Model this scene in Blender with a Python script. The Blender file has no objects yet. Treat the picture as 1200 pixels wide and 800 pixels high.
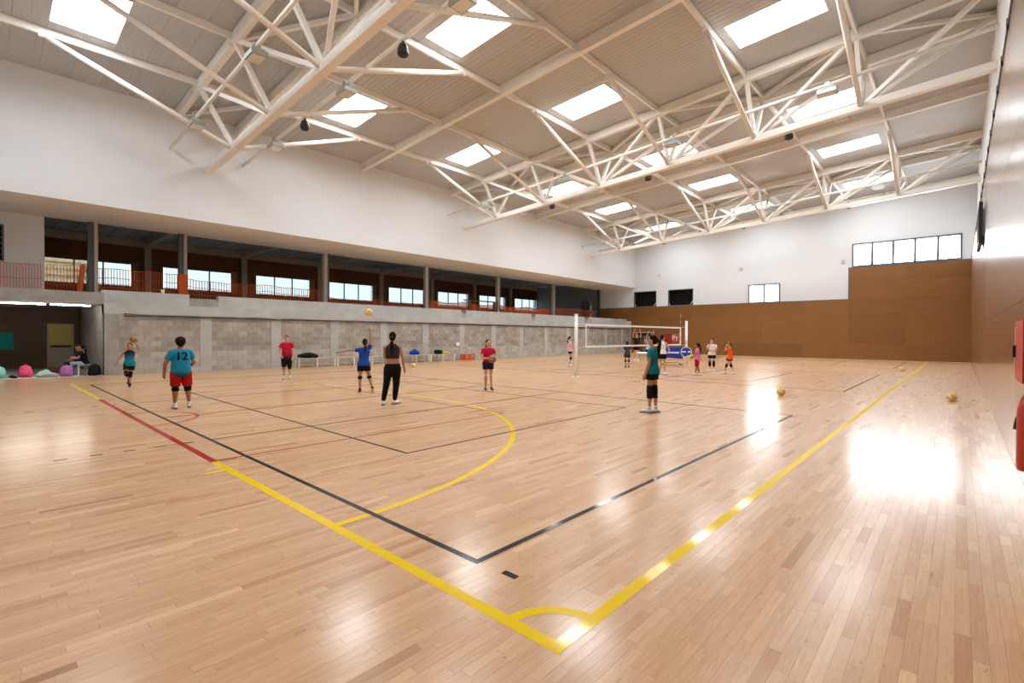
import bpy, math, random
import numpy as np
from mathutils import Vector, Matrix
from mathutils.bvhtree import BVHTree

random.seed(7)
rng = np.random.default_rng(7)
SC = bpy.context.scene
COL = SC.collection
pi = math.pi

# ------------------------------------------------------------------ camera
CAM_H = 1.55
yaw, pit, rol = (math.radians(a) for a in (42.41845, -0.69215, 0.31207))
FW = Vector((-math.sin(yaw)*math.cos(pit), math.cos(yaw)*math.cos(pit), math.sin(pit)))
RT = Vector((math.cos(yaw), math.sin(yaw), 0)); UP = RT.cross(FW)
R2 = RT*math.cos(rol)+UP*math.sin(rol); U2 = UP*math.cos(rol)-RT*math.sin(rol)
cd = bpy.data.cameras.new('camera'); cam = bpy.data.objects.new('camera', cd); COL.objects.link(cam)
cd.sensor_width = 36; cd.lens = 573.344*36/1200; cd.clip_end = 300; cd.clip_start = 0.02
m = Matrix.Identity(4)
for i in range(3):
    m[i][0] = R2[i]; m[i][1] = U2[i]; m[i][2] = -FW[i]
m[2][3] = CAM_H
cam.matrix_world = m
SC.camera = cam

# ------------------------------------------------------------------ sky, exposure
SKY = 7.0            # overcast sky radiance
SKYLIGHT = 9.0       # light given off by the translucent roof lights
w = bpy.data.worlds.new('world'); SC.world = w; w.use_nodes = True
bg = w.node_tree.nodes['Background']
bg.inputs[0].default_value = (0.90, 0.96, 1.0, 1); bg.inputs[1].default_value = SKY
SC.view_settings.view_transform = 'Standard'
SC.view_settings.look = 'None'
SC.view_settings.gamma = 1
SC.view_settings.use_curve_mapping = False
SC.view_settings.exposure = 1.53
SC.cycles.diffuse_bounces = 6

# ------------------------------------------------------------------ helpers
class MB:
    """collects faces; build() links them as one mesh object"""
    def __init__(s): s.v = []; s.f = []; s.mi = []
    def add(s, v, f, mi=0):
        o = len(s.v); s.v += [tuple(p) for p in v]; s.f += [tuple(i+o for i in q) for q in f]; s.mi += [mi]*len(f); return s
    def box(s, c, d, rz=0, mi=0):
        x, y, z = d[0]/2, d[1]/2, d[2]/2; ca, sa = math.cos(rz), math.sin(rz)
        vs = [(-x,-y,-z),(x,-y,-z),(x,y,-z),(-x,y,-z),(-x,-y,z),(x,-y,z),(x,y,z),(-x,y,z)]
        vs = [(c[0]+a*ca-b*sa, c[1]+a*sa+b*ca, c[2]+e) for a, b, e in vs]
        return s.add(vs, [(0,3,2,1),(4,5,6,7),(0,1,5,4),(1,2,6,5),(2,3,7,6),(3,0,4,7)], mi)
    def bb(s, x0, x1, y0, y1, z0, z1, mi=0):
        return s.box(((x0+x1)/2,(y0+y1)/2,(z0+z1)/2),(abs(x1-x0),abs(y1-y0),abs(z1-z0)),0,mi)
    def path(s, pts, rad, n=10, mi=0, flat=None, up=(0,0,1), round_ends=True):
        """closed tube through pts with radii; flat=(a,b) scales the section"""
        pts = [Vector(p) for p in pts]; rad = list(rad) if hasattr(rad, '__len__') else [rad]*len(pts)
        if round_ends:
            d0 = (pts[0]-pts[1]).normalized(); d1 = (pts[-1]-pts[-2]).normalized()
            pts = [pts[0]+d0*rad[0]*.8, pts[0]+d0*rad[0]*.5]+pts+[pts[-1]+d1*rad[-1]*.5, pts[-1]+d1*rad[-1]*.8]
            rad = [rad[0]*.35, rad[0]*.8]+rad+[rad[-1]*.8, rad[-1]*.35]
        vs = []; k = len(pts); fl = flat or (1, 1)
        for i, p in enumerate(pts):
            t = (pts[min(i+1,k-1)]-pts[max(i-1,0)]).normalized()
            a = t.cross(Vector(up))
            if a.length < 1e-3: a = t.cross(Vector((0,1,0)))
            a.normalize(); b = a.cross(t)
            for j in range(n):
                th = 2*pi*j/n+pi/n
                vs.append(p+a*(rad[i]*fl[0]*math.cos(th))+b*(rad[i]*fl[1]*math.sin(th)))
        fs = [(i*n+j, i*n+(j+1) % n, (i+1)*n+(j+1) % n, (i+1)*n+j) for i in range(k-1) for j in range(n)]
        fs += [tuple(range(n-1,-1,-1)), tuple((k-1)*n+j for j in range(n))]
        return s.add(vs, fs, mi)
    def bar(s, p, q, r, n=4, mi=0):           # square (n=4) or round straight bar, flat ends
        rr = r*math.sqrt(2) if n == 4 else r
        return s.path([p, q], [rr, rr], n, mi, round_ends=False)
    def rings(s, rs, n=16, mi=0, cap=True):
        """rs: (cx,cy,cz,rx,ry) stacked"""
        vs = []; k = len(rs)
        for (cx, cy, cz, rx, ry) in rs:
            for j in range(n):
                th = 2*pi*j/n; vs.append((cx+rx*math.cos(th), cy+ry*math.sin(th), cz))
        fs = [(i*n+j, i*n+(j+1) % n, (i+1)*n+(j+1) % n, (i+1)*n+j) for i in range(k-1) for j in range(n)]
        if cap: fs += [tuple(range(n-1,-1,-1)), tuple((k-1)*n+j for j in range(n))]
        return s.add(vs, fs, mi)
    def ell(s, c, r, n=14, mi=0):
        k = 11; vs = []; fs = []
        for i in range(1, k):
            ph = (.07, pi-.07)[i > 1] if i in (1, k-1) else pi*(i-1)/(k-2)
            for j in range(n):
                th = 2*pi*j/n; vs.append((c[0]+r[0]*math.sin(ph)*math.cos(th), c[1]+r[1]*math.sin(ph)*math.sin(th), c[2]-r[2]*math.cos(ph)))
        fs = [(i*n+j, i*n+(j+1) % n, (i+1)*n+(j+1) % n, (i+1)*n+j) for i in range(k-2) for j in range(n)]
        fs += [tuple(range(n-1,-1,-1)), tuple((k-2)*n+j for j in range(n))]
        return s.add(vs, fs, mi)
    def prof_x(s, prof, x0, x1, zf, y0=0, mi=0, caps=True):
        """extrude a closed (y,z) profile from x0 to x1, z raised by zf(x)"""
        n = len(prof)
        vs = [(x0, y0+a, zf(x0)+b) for a, b in prof]+[(x1, y0+a, zf(x1)+b) for a, b in prof]
        fs = [(j, (j+1) % n, n+(j+1) % n, n+j) for j in range(n)]
        if caps: fs += [tuple(range(n-1,-1,-1)), tuple(range(n, 2*n))]
        return s.add(vs, fs, mi)
    def mesh(s, name, mats, smooth=False):
        me = bpy.data.meshes.new(name); me.from_pydata(s.v, [], s.f)
        for mt in (mats if isinstance(mats, (list, tuple)) else [mats]): me.materials.append(mt)
        if any(s.mi): me.polygons.foreach_set('material_index', s.mi)
        if smooth: me.polygons.foreach_set('use_smooth', [True]*len(s.f))
        me.update(); return me
    def build(s, name, mats, parent=None, smooth=False):
        return obj(name, s.mesh(name, mats, smooth), parent)

def obj(name, me, parent=None):
    o = bpy.data.objects.new(name, me); COL.objects.link(o)
    if parent: o.parent = parent
    return o
def tag(o, label=None, cat=None, group=None, kind=None):
    if label: o['label'] = label
    if cat: o['category'] = cat
    if group: o['group'] = group
    if kind: o['kind'] = kind
    return o
def thing(name, label, cat, loc=(0,0,0), rz=0, group=None):
    o = bpy.data.objects.new(name, None); COL.objects.link(o); o.location = loc; o.rotation_euler = (0,0,rz)
    o.empty_display_size = .2
    return tag(o, label, cat, group)
def struct(o, label=None): o['kind'] = 'structure'; o['label'] = label or ''; return o
def copy_tree(o, parent=None):
    c = o.copy(); COL.objects.link(c); c.parent = parent
    for ch in list(o.children): copy_tree(ch, c)
    return c
ORD = ['first','second','third','fourth','fifth','sixth','seventh','eighth']

# ------------------------------------------------------------------ materials
def mat(name, col, rough=.6, metal=0, spec=.5, coat=0, coat_r=.1, emit=None, es=0, noise=None, bump=None, mix=None):
    """noise=(scale, amount, stretch) colour mottling; bump=(scale, strength); mix=second colour"""
    mt = bpy.data.materials.new(name); mt.use_nodes = True; nt = mt.node_tree; p = nt.nodes['Principled BSDF']
    p.inputs['Base Color'].default_value = (*col, 1); p.inputs['Roughness'].default_value = rough; p.inputs['Metallic'].default_value = metal
    p.inputs['Specular IOR Level'].default_value = spec; p.inputs['Coat Weight'].default_value = coat; p.inputs['Coat Roughness'].default_value = coat_r
    if emit: p.inputs['Emission Color'].default_value = (*emit, 1); p.inputs['Emission Strength'].default_value = es
    L = nt.links.new
    if noise or bump: geo = nt.nodes.new('ShaderNodeNewGeometry')
    if noise:
        mp = nt.nodes.new('ShaderNodeMapping'); mp.inputs['Scale'].default_value = noise[2] if len(noise) > 2 else (1,1,1)
        L(geo.outputs['Position'], mp.inputs['Vector'])
        n = nt.nodes.new('ShaderNodeTexNoise'); n.inputs['Scale'].default_value = noise[0]; n.inputs['Detail'].default_value = 6
        n.inputs['Roughness'].default_value = .65
        L(mp.outputs[0], n.inputs['Vector'])
        r = nt.nodes.new('ShaderNodeValToRGB'); r.color_ramp.elements[0].position = .3; r.color_ramp.elements[1].position = .7
        a = noise[1]; c2 = mix or tuple(c*(1-a) for c in col)
        r.color_ramp.elements[0].color = (*c2, 1); r.color_ramp.elements[1].color = (*col, 1)
        L(n.outputs['Fac'], r.inputs[0]); L(r.outputs[0], p.inputs['Base Color'])
    if bump:
        n2 = nt.nodes.new('ShaderNodeTexNoise'); n2.inputs['Scale'].default_value = bump[0]; n2.inputs['Detail'].default_value = 4
        L(geo.outputs['Position'], n2.inputs['Vector'])
        b = nt.nodes.new('ShaderNodeBump'); b.inputs['Strength'].default_value = bump[1]; b.inputs['Distance'].default_value = .02
        L(n2.outputs['Fac'], b.inputs['Height']); L(b.outputs[0], p.inputs['Normal'])
    return mt
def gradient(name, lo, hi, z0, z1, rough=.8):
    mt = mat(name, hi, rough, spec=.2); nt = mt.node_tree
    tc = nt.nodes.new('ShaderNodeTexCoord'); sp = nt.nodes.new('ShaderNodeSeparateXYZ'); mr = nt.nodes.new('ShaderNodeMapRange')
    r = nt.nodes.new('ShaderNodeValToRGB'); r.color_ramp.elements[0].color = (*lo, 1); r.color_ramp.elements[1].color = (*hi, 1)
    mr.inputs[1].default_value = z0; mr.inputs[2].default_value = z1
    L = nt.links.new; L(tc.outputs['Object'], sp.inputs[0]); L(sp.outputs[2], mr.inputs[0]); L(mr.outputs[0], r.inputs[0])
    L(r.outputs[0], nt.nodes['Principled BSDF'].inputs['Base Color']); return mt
def glass(name, tint):
    mt = bpy.data.materials.new(name); mt.use_nodes = True; nt = mt.node_tree; nt.nodes.clear()
    o = nt.nodes.new('ShaderNodeOutputMaterial'); t = nt.nodes.new('ShaderNodeBsdfTransparent'); g = nt.nodes.new('ShaderNodeBsdfGlossy')
    lw = nt.nodes.new('ShaderNodeLayerWeight'); lw.inputs[0].default_value = .5
    f = nt.nodes.new('ShaderNodeMath'); f.operation = 'POWER'; f.inputs[1].default_value = 5; nt.links.new(lw.outputs['Facing'], f.inputs[0]); x = nt.nodes.new('ShaderNodeMixShader')
    t.inputs[0].default_value = (*tint, 1); g.inputs[1].default_value = .02
    L = nt.links.new; L(f.outputs[0], x.inputs[0]); L(t.outputs[0], x.inputs[1]); L(g.outputs[0], x.inputs[2]); L(x.outputs[0], o.inputs[0])
    return mt
def wood_floor():
    mt = mat('maple_boards', (.6,.4,.22), .55, spec=.12, coat=.8, coat_r=.19); nt = mt.node_tree; L = nt.links.new; p = nt.nodes['Principled BSDF']
    at = nt.nodes.new('ShaderNodeAttribute'); at.attribute_name = 'tone'
    r = nt.nodes.new('ShaderNodeValToRGB'); e = r.color_ramp.elements
    e[0].position = 0; e[0].color = (.43,.20,.082,1); e[1].position = 1; e[1].color = (.82,.525,.295,1)
    for ps, c in ((.12,(.55,.285,.132,1)),(.3,(.66,.378,.19,1)),(.7,(.73,.442,.236,1))):
        q = e.new(ps); q.color = c
    L(at.outputs['Fac'], r.inputs[0])
    geo = nt.nodes.new('ShaderNodeNewGeometry'); mp = nt.nodes.new('ShaderNodeMapping'); mp.inputs['Scale'].default_value = (1, .06, 1)
    sh = nt.nodes.new('ShaderNodeVectorMath'); sh.operation = 'ADD'; sc = nt.nodes.new('ShaderNodeVectorMath'); sc.operation = 'SCALE'; sc.inputs['Scale'].default_value = 37
    cb = nt.nodes.new('ShaderNodeCombineXYZ'); L(at.outputs['Fac'], cb.inputs[0]); L(at.outputs['Fac'], cb.inputs[1]); L(cb.outputs[0], sc.inputs[0])
    L(geo.outputs['Position'], mp.inputs[0]); L(mp.outputs[0], sh.inputs[0]); L(sc.outputs[0], sh.inputs[1])
    n = nt.nodes.new('ShaderNodeTexNoise'); n.inputs['Scale'].default_value = 60; n.inputs['Detail'].default_value = 5; n.inputs['Distortion'].default_value = 1.2
    L(sh.outputs[0], n.inputs['Vector'])
    g = nt.nodes.new('ShaderNodeMapRange'); g.inputs[1].default_value = .25; g.inputs[2].default_value = .75; g.inputs[3].default_value = .86; g.inputs[4].default_value = 1.06
    L(n.outputs['Fac'], g.inputs[0])
    # sparse dark mineral streaks
    n3 = nt.nodes.new('ShaderNodeTexNoise'); n3.inputs['Scale'].default_value = 9; n3.inputs['Detail'].default_value = 3; n3.inputs['Distortion'].default_value = 2
    mp3 = nt.nodes.new('ShaderNodeMapping'); mp3.inputs['Scale'].default_value = (2.2, .5, 1); L(geo.outputs['Position'], mp3.inputs[0])
    s3 = nt.nodes.new('ShaderNodeVectorMath'); s3.operation = 'ADD'; L(mp3.outputs[0], s3.inputs[0]); L(sc.outputs[0], s3.inputs[1]); L(s3.outputs[0], n3.inputs['Vector'])
    g3 = nt.nodes.new('ShaderNodeMapRange'); g3.inputs[1].default_value = .66; g3.inputs[2].default_value = .78; g3.inputs[3].default_value = 1; g3.inputs[4].default_value = .6
    L(n3.outputs['Fac'], g3.inputs[0])
    mu = nt.nodes.new('ShaderNodeMath'); mu.operation = 'MULTIPLY'; L(g.outputs[0], mu.inputs[0]); L(g3.outputs[0], mu.inputs[1])
    vm = nt.nodes.new('ShaderNodeVectorMath'); vm.operation = 'SCALE'; L(r.outputs[0], vm.inputs[0]); L(mu.outputs[0], vm.inputs['Scale'])
    L(vm.outputs[0], p.inputs['Base Color'])
    return mt

M = {}
M['floor'] = wood_floor()
M['sub'] = mat('subfloor_dark', (.16,.09,.045), .9)
def paint(n, c): return mat(n, c, .5, spec=.05, coat=.5, coat_r=.07)
M['yel'] = paint('yellow_line_paint', (.92,.62,.002)); M['red'] = paint('red_line_paint', (.42,.025,.015)); M['blk'] = paint('black_line_paint', (.02,.018,.018))
M['white'] = mat('white_wall_paint', (.745,.765,.785), .75, spec=.2, noise=(.5,.03), bump=(3,.05))
M['soffit'] = mat('soffit_paint', (.90,.87,.82), .8, spec=.15, noise=(.9,.05))
M['panel'] = mat('brown_resin_panel', (.26,.112,.03), .42, spec=.35, noise=(.9,.18,(1,1,6)))
M['panel_gloss'] = mat('varnished_brown_panel', (.27,.12,.042), .28, spec=.5, coat=.9, coat_r=.13, noise=(3,.15,(1,1,.15)))
def vary(mt, amt):
    nt = mt.node_tree; p = nt.nodes['Principled BSDF']; l = p.inputs['Base Color'].links[0]; src = l.from_socket
    oi = nt.nodes.new('ShaderNodeObjectInfo'); mr = nt.nodes.new('ShaderNodeMapRange'); mr.inputs[3].default_value = 1-amt; mr.inputs[4].default_value = 1+amt
    vm = nt.nodes.new('ShaderNodeVectorMath'); vm.operation = 'SCALE'; nt.links.new(oi.outputs['Random'], mr.inputs[0]); nt.links.new(src, vm.inputs[0]); nt.links.new(mr.outputs[0], vm.inputs['Scale']); nt.links.new(vm.outputs[0], p.inputs['Base Color'])
vary(M['panel'], .10); vary(M['panel_gloss'], .05)
M['conc'] = mat('cast_concrete', (.40,.385,.355), .85, spec=.2, noise=(1.3,.4), bump=(20,.15))
M['conc_l'] = mat('pale_concrete', (.52,.52,.495), .85, spec=.2, noise=(1.2,.24), bump=(20,.12))
M['block'] = mat('grey_concrete_block', (.44,.40,.35), .9, spec=.15, noise=(1.5,.32), bump=(40,.2))
M['block_l'] = mat('light_concrete_block', (.53,.495,.44), .9, spec=.15, noise=(1.6,.3), bump=(40,.2))
M['mortar'] = mat('mortar', (.46,.42,.375), .95, noise=(4,.2))
M['deck'] = mat('roof_sheet', (.49,.495,.50), .45, spec=.4, noise=(.6,.06))
M['steel'] = mat('cream_painted_steel', (.82,.785,.72), .38, spec=.45)
M['sky'] = mat('roof_light_diffuser', (.9,.9,.9), .5, emit=(.88,.95,1.0), es=SKYLIGHT)
M['curb'] = mat('roof_light_frame', (.75,.73,.70), .5)
M['glass'] = glass('clear_glass', (1,1,1)); M['glass_t'] = glass('tinted_glass', (.215,.23,.23))
M['frame'] = mat('grey_window_frame', (.10,.12,.14), .45)
M['void'] = mat('dark_interior', (.006,.006,.007), .8)
M['dbrown'] = mat('dark_brown_cladding', (.20,.062,.02), .6, noise=(2,.25,(1,1,5)))
M['abrown'] = mat('brown_lobby_cladding', (.12,.058,.022), .55, noise=(2,.3,(1,1,6)))
M['grey'] = mat('shade_grey_wall', (.30,.32,.33), .8); M['gbeam'] = mat('grey_beam', (.50,.46,.40), .7); M['gceil'] = mat('gallery_deck', (.30,.31,.32), .6)
M['colg'] = mat('grey_column_steel', (.52,.48,.43), .5); M['cold'] = mat('dark_column_steel', (.085,.095,.115), .45)
M['orange'] = mat('orange_plastic_net', (.72,.13,.03), .6, spec=.3); M['wht'] = mat('white_enamel', (.85,.85,.84), .35)
M['black'] = mat('black_plastic', (.012,.012,.013), .45); M['rubber'] = mat('dark_rubber', (.03,.03,.03), .8)
M['lampgrey'] = mat('grey_lamp_housing', (.33,.34,.31), .45, metal=.3); M['lampglass'] = mat('lamp_front_glass', (.75,.74,.66), .15, spec=.6)
M['slat'] = mat('pale_bench_wood', (.62,.47,.27), .5); M['tube'] = mat('fluorescent_tube', (1,1,1), .5, emit=(1,.97,.88), es=22)
M['doory'] = mat('lit_yellow_door_half', (.62,.47,.10), .45); M['doorg'] = mat('door_frame_and_shaded_half', (.42,.37,.29), .5)
M['redm'] = mat('red_metal', (.50,.035,.02), .4); M['blue'] = mat('blue_fabric', (.01,.04,.42), .6); M['lime'] = mat('pale_lime_plastic', (.70,.80,.48), .45)
M['sign'] = mat('orange_red_sign', (.68,.09,.03), .5); M['dred'] = mat('dark_red_sign', (.36,.012,.015), .5)
M['cable'] = mat('grey_cable', (.05,.05,.05), .6); M['netw'] = mat('net_cord', (.05,.05,.05), .8); M['tape'] = mat('white_net_tape', (.88,.88,.87), .6)
M['cream'] = mat('cream_render', (.95,.76,.48), .8)
M['teal'] = mat('teal_cloth', (.01,.30,.27), .8)

# ------------------------------------------------------------------ dimensions
XR, XRU = 0.52, 0.74            # right wall panel face / upper white wall
XU, XC, XC2 = -22.85, -23.25, -23.7   # upper left wall, concrete wall, set-back riser
YN, YF = -1.2, 42.3             # near and far walls
ZS = 6.16                       # soffit
XG, XB = -26.8, -34.9           # gallery column line, gallery back wall
SL = .0635
def zt(x): return 10.0+SL*(x+22.85)      # underside of roof beams
def zd(x): return 10.36+SL*(x+22.85)     # roof sheet
def zb(x): return 8.12+.0605*(x+22.85)   # underside of truss bottom chords
TR = [6.47, 20.56, 34.66]; IB = [13.5, 27.55]
XN = [-20, -16.5, -13, -9.5, -6, -2.6]

# ------------------------------------------------------------------ floor
fl = MB().bb(XC-.3, XRU+.3, YN-.3, YF+.3, -.3, -.014).build('floor', M['sub']); struct(fl, 'pale maple strip floor marked with court lines')
PW = .0625
def plank_verts(x0, x1, y0, y1):
    g = .0004; t = rng.uniform(-.00014, .00014, 4)
    return [(x0+g,y0+g,-.014),(x1-g,y0+g,-.014),(x1-g,y1-g,-.014),(x0+g,y1-g,-.014),
            (x0+g,y0+g,t[0]),(x1-g,y0+g,t[1]),(x1-g,y1-g,t[1]+t[2]*.4),(x0+g,y1-g,t[0]+t[3]*.4)]
PF = [(4,5,6,7),(0,1,5,4),(1,2,6,5),(2,3,7,6),(3,0,4,7)]
planks = []
x = XC+.002
while x < XR:
    y = YN-random.random()*.6
    while y < YF:
        l = random.choice((.25,.32,.4,.48,.55,.65,.8,1.0)); y1 = min(y+l, YF)
        planks.append((x, min(x+PW, XR), max(y, YN), y1)); y = y1
    x += PW
def depth_in(p):
    c = Vector(((p[0]+p[1])/2, (p[2]+p[3])/2, -CAM_H)); d = c.dot(FW)
    if d < .3: return 1e9
    u, v = c.dot(R2)/d*573.3, c.dot(U2)/d*573.3
    return d if abs(u) < 640 and abs(v) < 430 else 1e9
order = sorted(range(len(planks)), key=lambda i: depth_in(planks[i])); near = set(order[:300])
def tone(n): return np.clip(rng.normal(.52, .19, n), 0, 1)
tones = tone(len(planks))
def set_tone(me, arr):
    a = me.attributes.new('tone', 'FLOAT', 'FACE'); a.data.foreach_set('value', arr)
far_i = [i for i in range(len(planks)) if i not in near]
V = np.empty((len(far_i)*8, 3)); F = []
for k, i in enumerate(far_i):
    V[k*8:k*8+8] = plank_verts(*planks[i]); F += [tuple(a+k*8 for a in q) for q in PF]
me = bpy.data.meshes.new('floorboards'); me.from_pydata(V.tolist(), [], F); me.materials.append(M['floor'])
set_tone(me, np.repeat(tones[far_i], 5)); o = obj('floorboards', me, fl); o['kind'] = 'stuff'
for i in near:
    me = bpy.data.meshes.new('floorboard'); me.from_pydata(plank_verts(*planks[i]), [], PF); me.materials.append(M['floor'])
    set_tone(me, [float(tones[i])]*5); obj('floorboard', me, fl)

# court markings: thin paint on the boards
def line(nm, x0, x1, y0, y1, mt, z):
    MB().bb(x0, x1, y0, y1, .0001, z).build(nm, M[mt], fl)
def arc(nm, cx, cy, r, a0, a1, wd, mt, z, n=40):
    b = MB(); vs = []
    for i in range(n+1):
        a = math.radians(a0+(a1-a0)*i/n)
        for rr in (r-wd/2, r+wd/2): vs.append((cx+rr*math.cos(a), cy+rr*math.sin(a), z))
    b.add(vs, [(2*i, 2*i+1, 2*i+3, 2*i+2) for i in range(n)]); b.build(nm, M[mt], fl)
ZY, ZR, ZK = .0012, .0014, .0016
line('yellow_sideline', -1.50, -1.42, 1.90, 40.4, 'yel', ZY); line('yellow_sideline', -20.10, -20.03, 1.90, 40.4, 'yel', ZY)
line('yellow_baseline', -6.65, -1.50, 1.90, 1.98, 'yel', ZY); line('yellow_baseline', -20.03, -14.88, 1.90, 1.98, 'yel', ZY)
line('yellow_baseline', -20.03, -1.5, 40.32, 40.4, 'yel', ZY)
line('red_goal_line', -14.88, -6.65, 1.90, 1.98, 'red', ZY)
line('yellow_tick', -6.185, -6.125, 1.71, 1.90, 'yel', ZY)
arc('corner_arc', -1.46, 1.94, .33, 92, 178, .07, 'yel', ZY+.0002)
arc('corner_arc', -20.0, 1.94, .33, 2, 88, .07, 'yel', ZY+.0002)
GX = -10.77
for s in (1, -1): arc('goal_area_arc', GX+s*1.42, 1.94, 5.62, (0 if s > 0 else 90), (90 if s > 0 else 180), .075, 'yel', ZY+.0002, 60)
line('goal_area_front', GX-1.42, GX+1.42, 7.52, 7.60, 'yel', ZY+.0002)
for xx in (-6.70, -14.83): line('red_area_line', xx-.02, xx+.02, 1.98, 7.12, 'red', ZR)
line('red_area_line', -14.85, -6.68, 7.08, 7.12, 'red', ZR)
arc('red_semicircle', GX-.1, 1.98, .87, 0, 180, .05, 'red', ZR)
for k, (a, b) in enumerate(((2.28,10.92),(16.63,25.25),(31.0,39.5))):
    line('volleyball_baseline', -2.445, -2.395, a, b, 'blk', ZK); line('volleyball_baseline', -19.2, -19.15, a, b, 'blk', ZK)
    line('volleyball_sideline', -19.15, -2.445, a, a+.05, 'blk', ZK); line('volleyball_sideline', -19.15, -2.445, b-.05, b, 'blk', ZK)
    for xx in (-8.09, -10.8, -13.5): line('attack_line', xx-.02, xx+.02, a+.05, b-.05, 'blk', ZK)
    for xx in (-8.09, -13.5):
        for q in range(5): line('dashed_extension', xx-.02, xx+.02, a-.19-q*.335-.13, a-.19-q*.335, 'blk', ZK)
    line('volleyball_dash', -2.19, -2.07, a+.02, a+.07, 'blk', ZK)
    a2, b2 = a+1.5, b-1.42
    line('small_court_line', -5.345, -5.305, a2, b2, 'blk', ZK); line('small_court_line', -16.3, -16.26, a2, b2, 'blk', ZK)
    line('small_court_line', -16.26, -5.345, a2, a2+.04, 'blk', ZK); line('small_court_line', -16.26, -5.345, b2-.04, b2, 'blk', ZK)

# ------------------------------------------------------------------ roof
SKX = [(-19.52,-17.02),(-12.64,-10.12),(-5.70,-3.08)]
SKY_ROWS = [(1.44,3.0),(9.64,11.2),(16.2,17.76),(23.85,25.41),(30.1,31.66),(37.85,39.41)]
XL0, XR0 = XU-.3, XRU+.3
ceil = MB()
xs = sorted([XL0, XR0]+[a for p in SKX for a in p]); ys = sorted([YN-.3, YF+.3]+[a for p in SKY_ROWS for a in p])
for i in range(len(xs)-1):
    for j in range(len(ys)-1):
        if i % 2 == 1 and j % 2 == 1: continue
        x0, x1, y0, y1 = xs[i], xs[i+1], ys[j], ys[j+1]
        ceil.add([(x0,y0,zd(x0)+.05),(x1,y0,zd(x1)+.05),(x1,y1,zd(x1)+.05),(x0,y1,zd(x0)+.05),(x0,y0,zd(x0)+.15),(x1,y0,zd(x1)+.15),(x1,y1,zd(x1)+.15),(x0,y1,zd(x0)+.15)],
                 [(0,3,2,1),(4,5,6,7),(0,1,5,4),(1,2,6,5),(2,3,7,6),(3,0,4,7)])
ceil = ceil.build('ceiling', M['deck']); struct(ceil, 'sloping beige ribbed metal roof with rectangular rooflights')
def deck_panel(x0, x1, y0, y1):
    n = 4; wdt = (y1-y0)/n; pr = [(0, .05)]
    for k in range(n):
        a = k*wdt; pr += [(a+.003 if k == 0 else a, .007), (a+.010, 0), (a+wdt-.010, 0), (a+wdt-(.003 if k == n-1 else 0), .007)]
    pr += [(y1-y0, .05)]
    MB().prof_x(pr[::-1], x0, x1, zd, y0).build('roof_panel', M['deck'], ceil)
segs = []
for j in range(len(ys)-1):
    n = 2 if j % 2 == 1 else max(1, round((ys[j+1]-ys[j])/.8))
    for k in range(n): segs.append((ys[j]+(ys[j+1]-ys[j])*k/n, ys[j]+(ys[j+1]-ys[j])*(k+1)/n, j % 2 == 1))
for a, b, sky in segs:
    if sky:
        for i in range(0, len(xs)-1, 2): deck_panel(xs[i], xs[i+1], a, b)
    else: deck_panel(XL0, XR0, a, b)
for (x0, x1) in SKX:
    for (y0, y1) in SKY_ROWS:
        fr = MB(); t = .03
        for (a0,a1,b0,b1) in ((x0,x1,y0,y0+t),(x0,x1,y1-t,y1),(x0,x0+t,y0+t,y1-t),(x1-t,x1,y0+t,y1-t)):
            fr.add([(a0,b0,zd(a0)-.004),(a1,b0,zd(a1)-.004),(a1,b1,zd(a1)-.004),(a0,b1,zd(a0)-.004),(a0,b0,zd(a0)+.14),(a1,b0,zd(a1)+.14),(a1,b1,zd(a1)+.14),(a0,b1,zd(a0)+.14)],
                   [(0,3,2,1),(4,5,6,7),(0,1,5,4),(1,2,6,5),(2,3,7,6),(3,0,4,7)])
        s = fr.build('rooflight', M['curb'], ceil)
        MB().add([(x0+t,y0+t,zd(x0)+.06),(x1-t,y0+t,zd(x1)+.06),(x1-t,y1-t,zd(x1)+.06),(x0+t,y1-t,zd(x0)+.06),(x0+t,y0+t,zd(x0)+.08),(x1-t,y0+t,zd(x1)+.08),(x1-t,y1-t,zd(x1)+.08),(x0+t,y1-t,zd(x0)+.08)],
                 [(0,3,2,1),(4,5,6,7),(0,1,5,4),(1,2,6,5),(2,3,7,6),(3,0,4,7)]).build('pane', M['sky'], s)
# I-beams
IPROF = [(-.1,0),(.1,0),(.1,.018),(.008,.03),(.008,.34),(.1,.345),(.1,.36),(-.1,.36),(-.1,.345),(-.008,.34),(-.008,.03),(-.1,.018)]
for k, y in enumerate(IB):
    o = MB().prof_x(IPROF, XU-.05, XRU+.05, zt, 0).build('roof_beam', M['steel']); o.location = (0, y, 0)
    tag(o, ['cream steel I-beam under the roof between nearest and middle truss','cream steel I-beam under the roof between middle and farthest truss'][k], 'beam', 'roof I-beams')
for k, x in enumerate(XN):
    o = MB().bb(-.045, .045, YN, YF, -.20, .012).build('purlin', M['steel']); o.location = (x, 0, zd(x)-.02)
    tag(o, 'cream roof purlin running lengthwise, '+ORD[k]+' from the gallery side', 'purlin', 'roof purlins')
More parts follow.
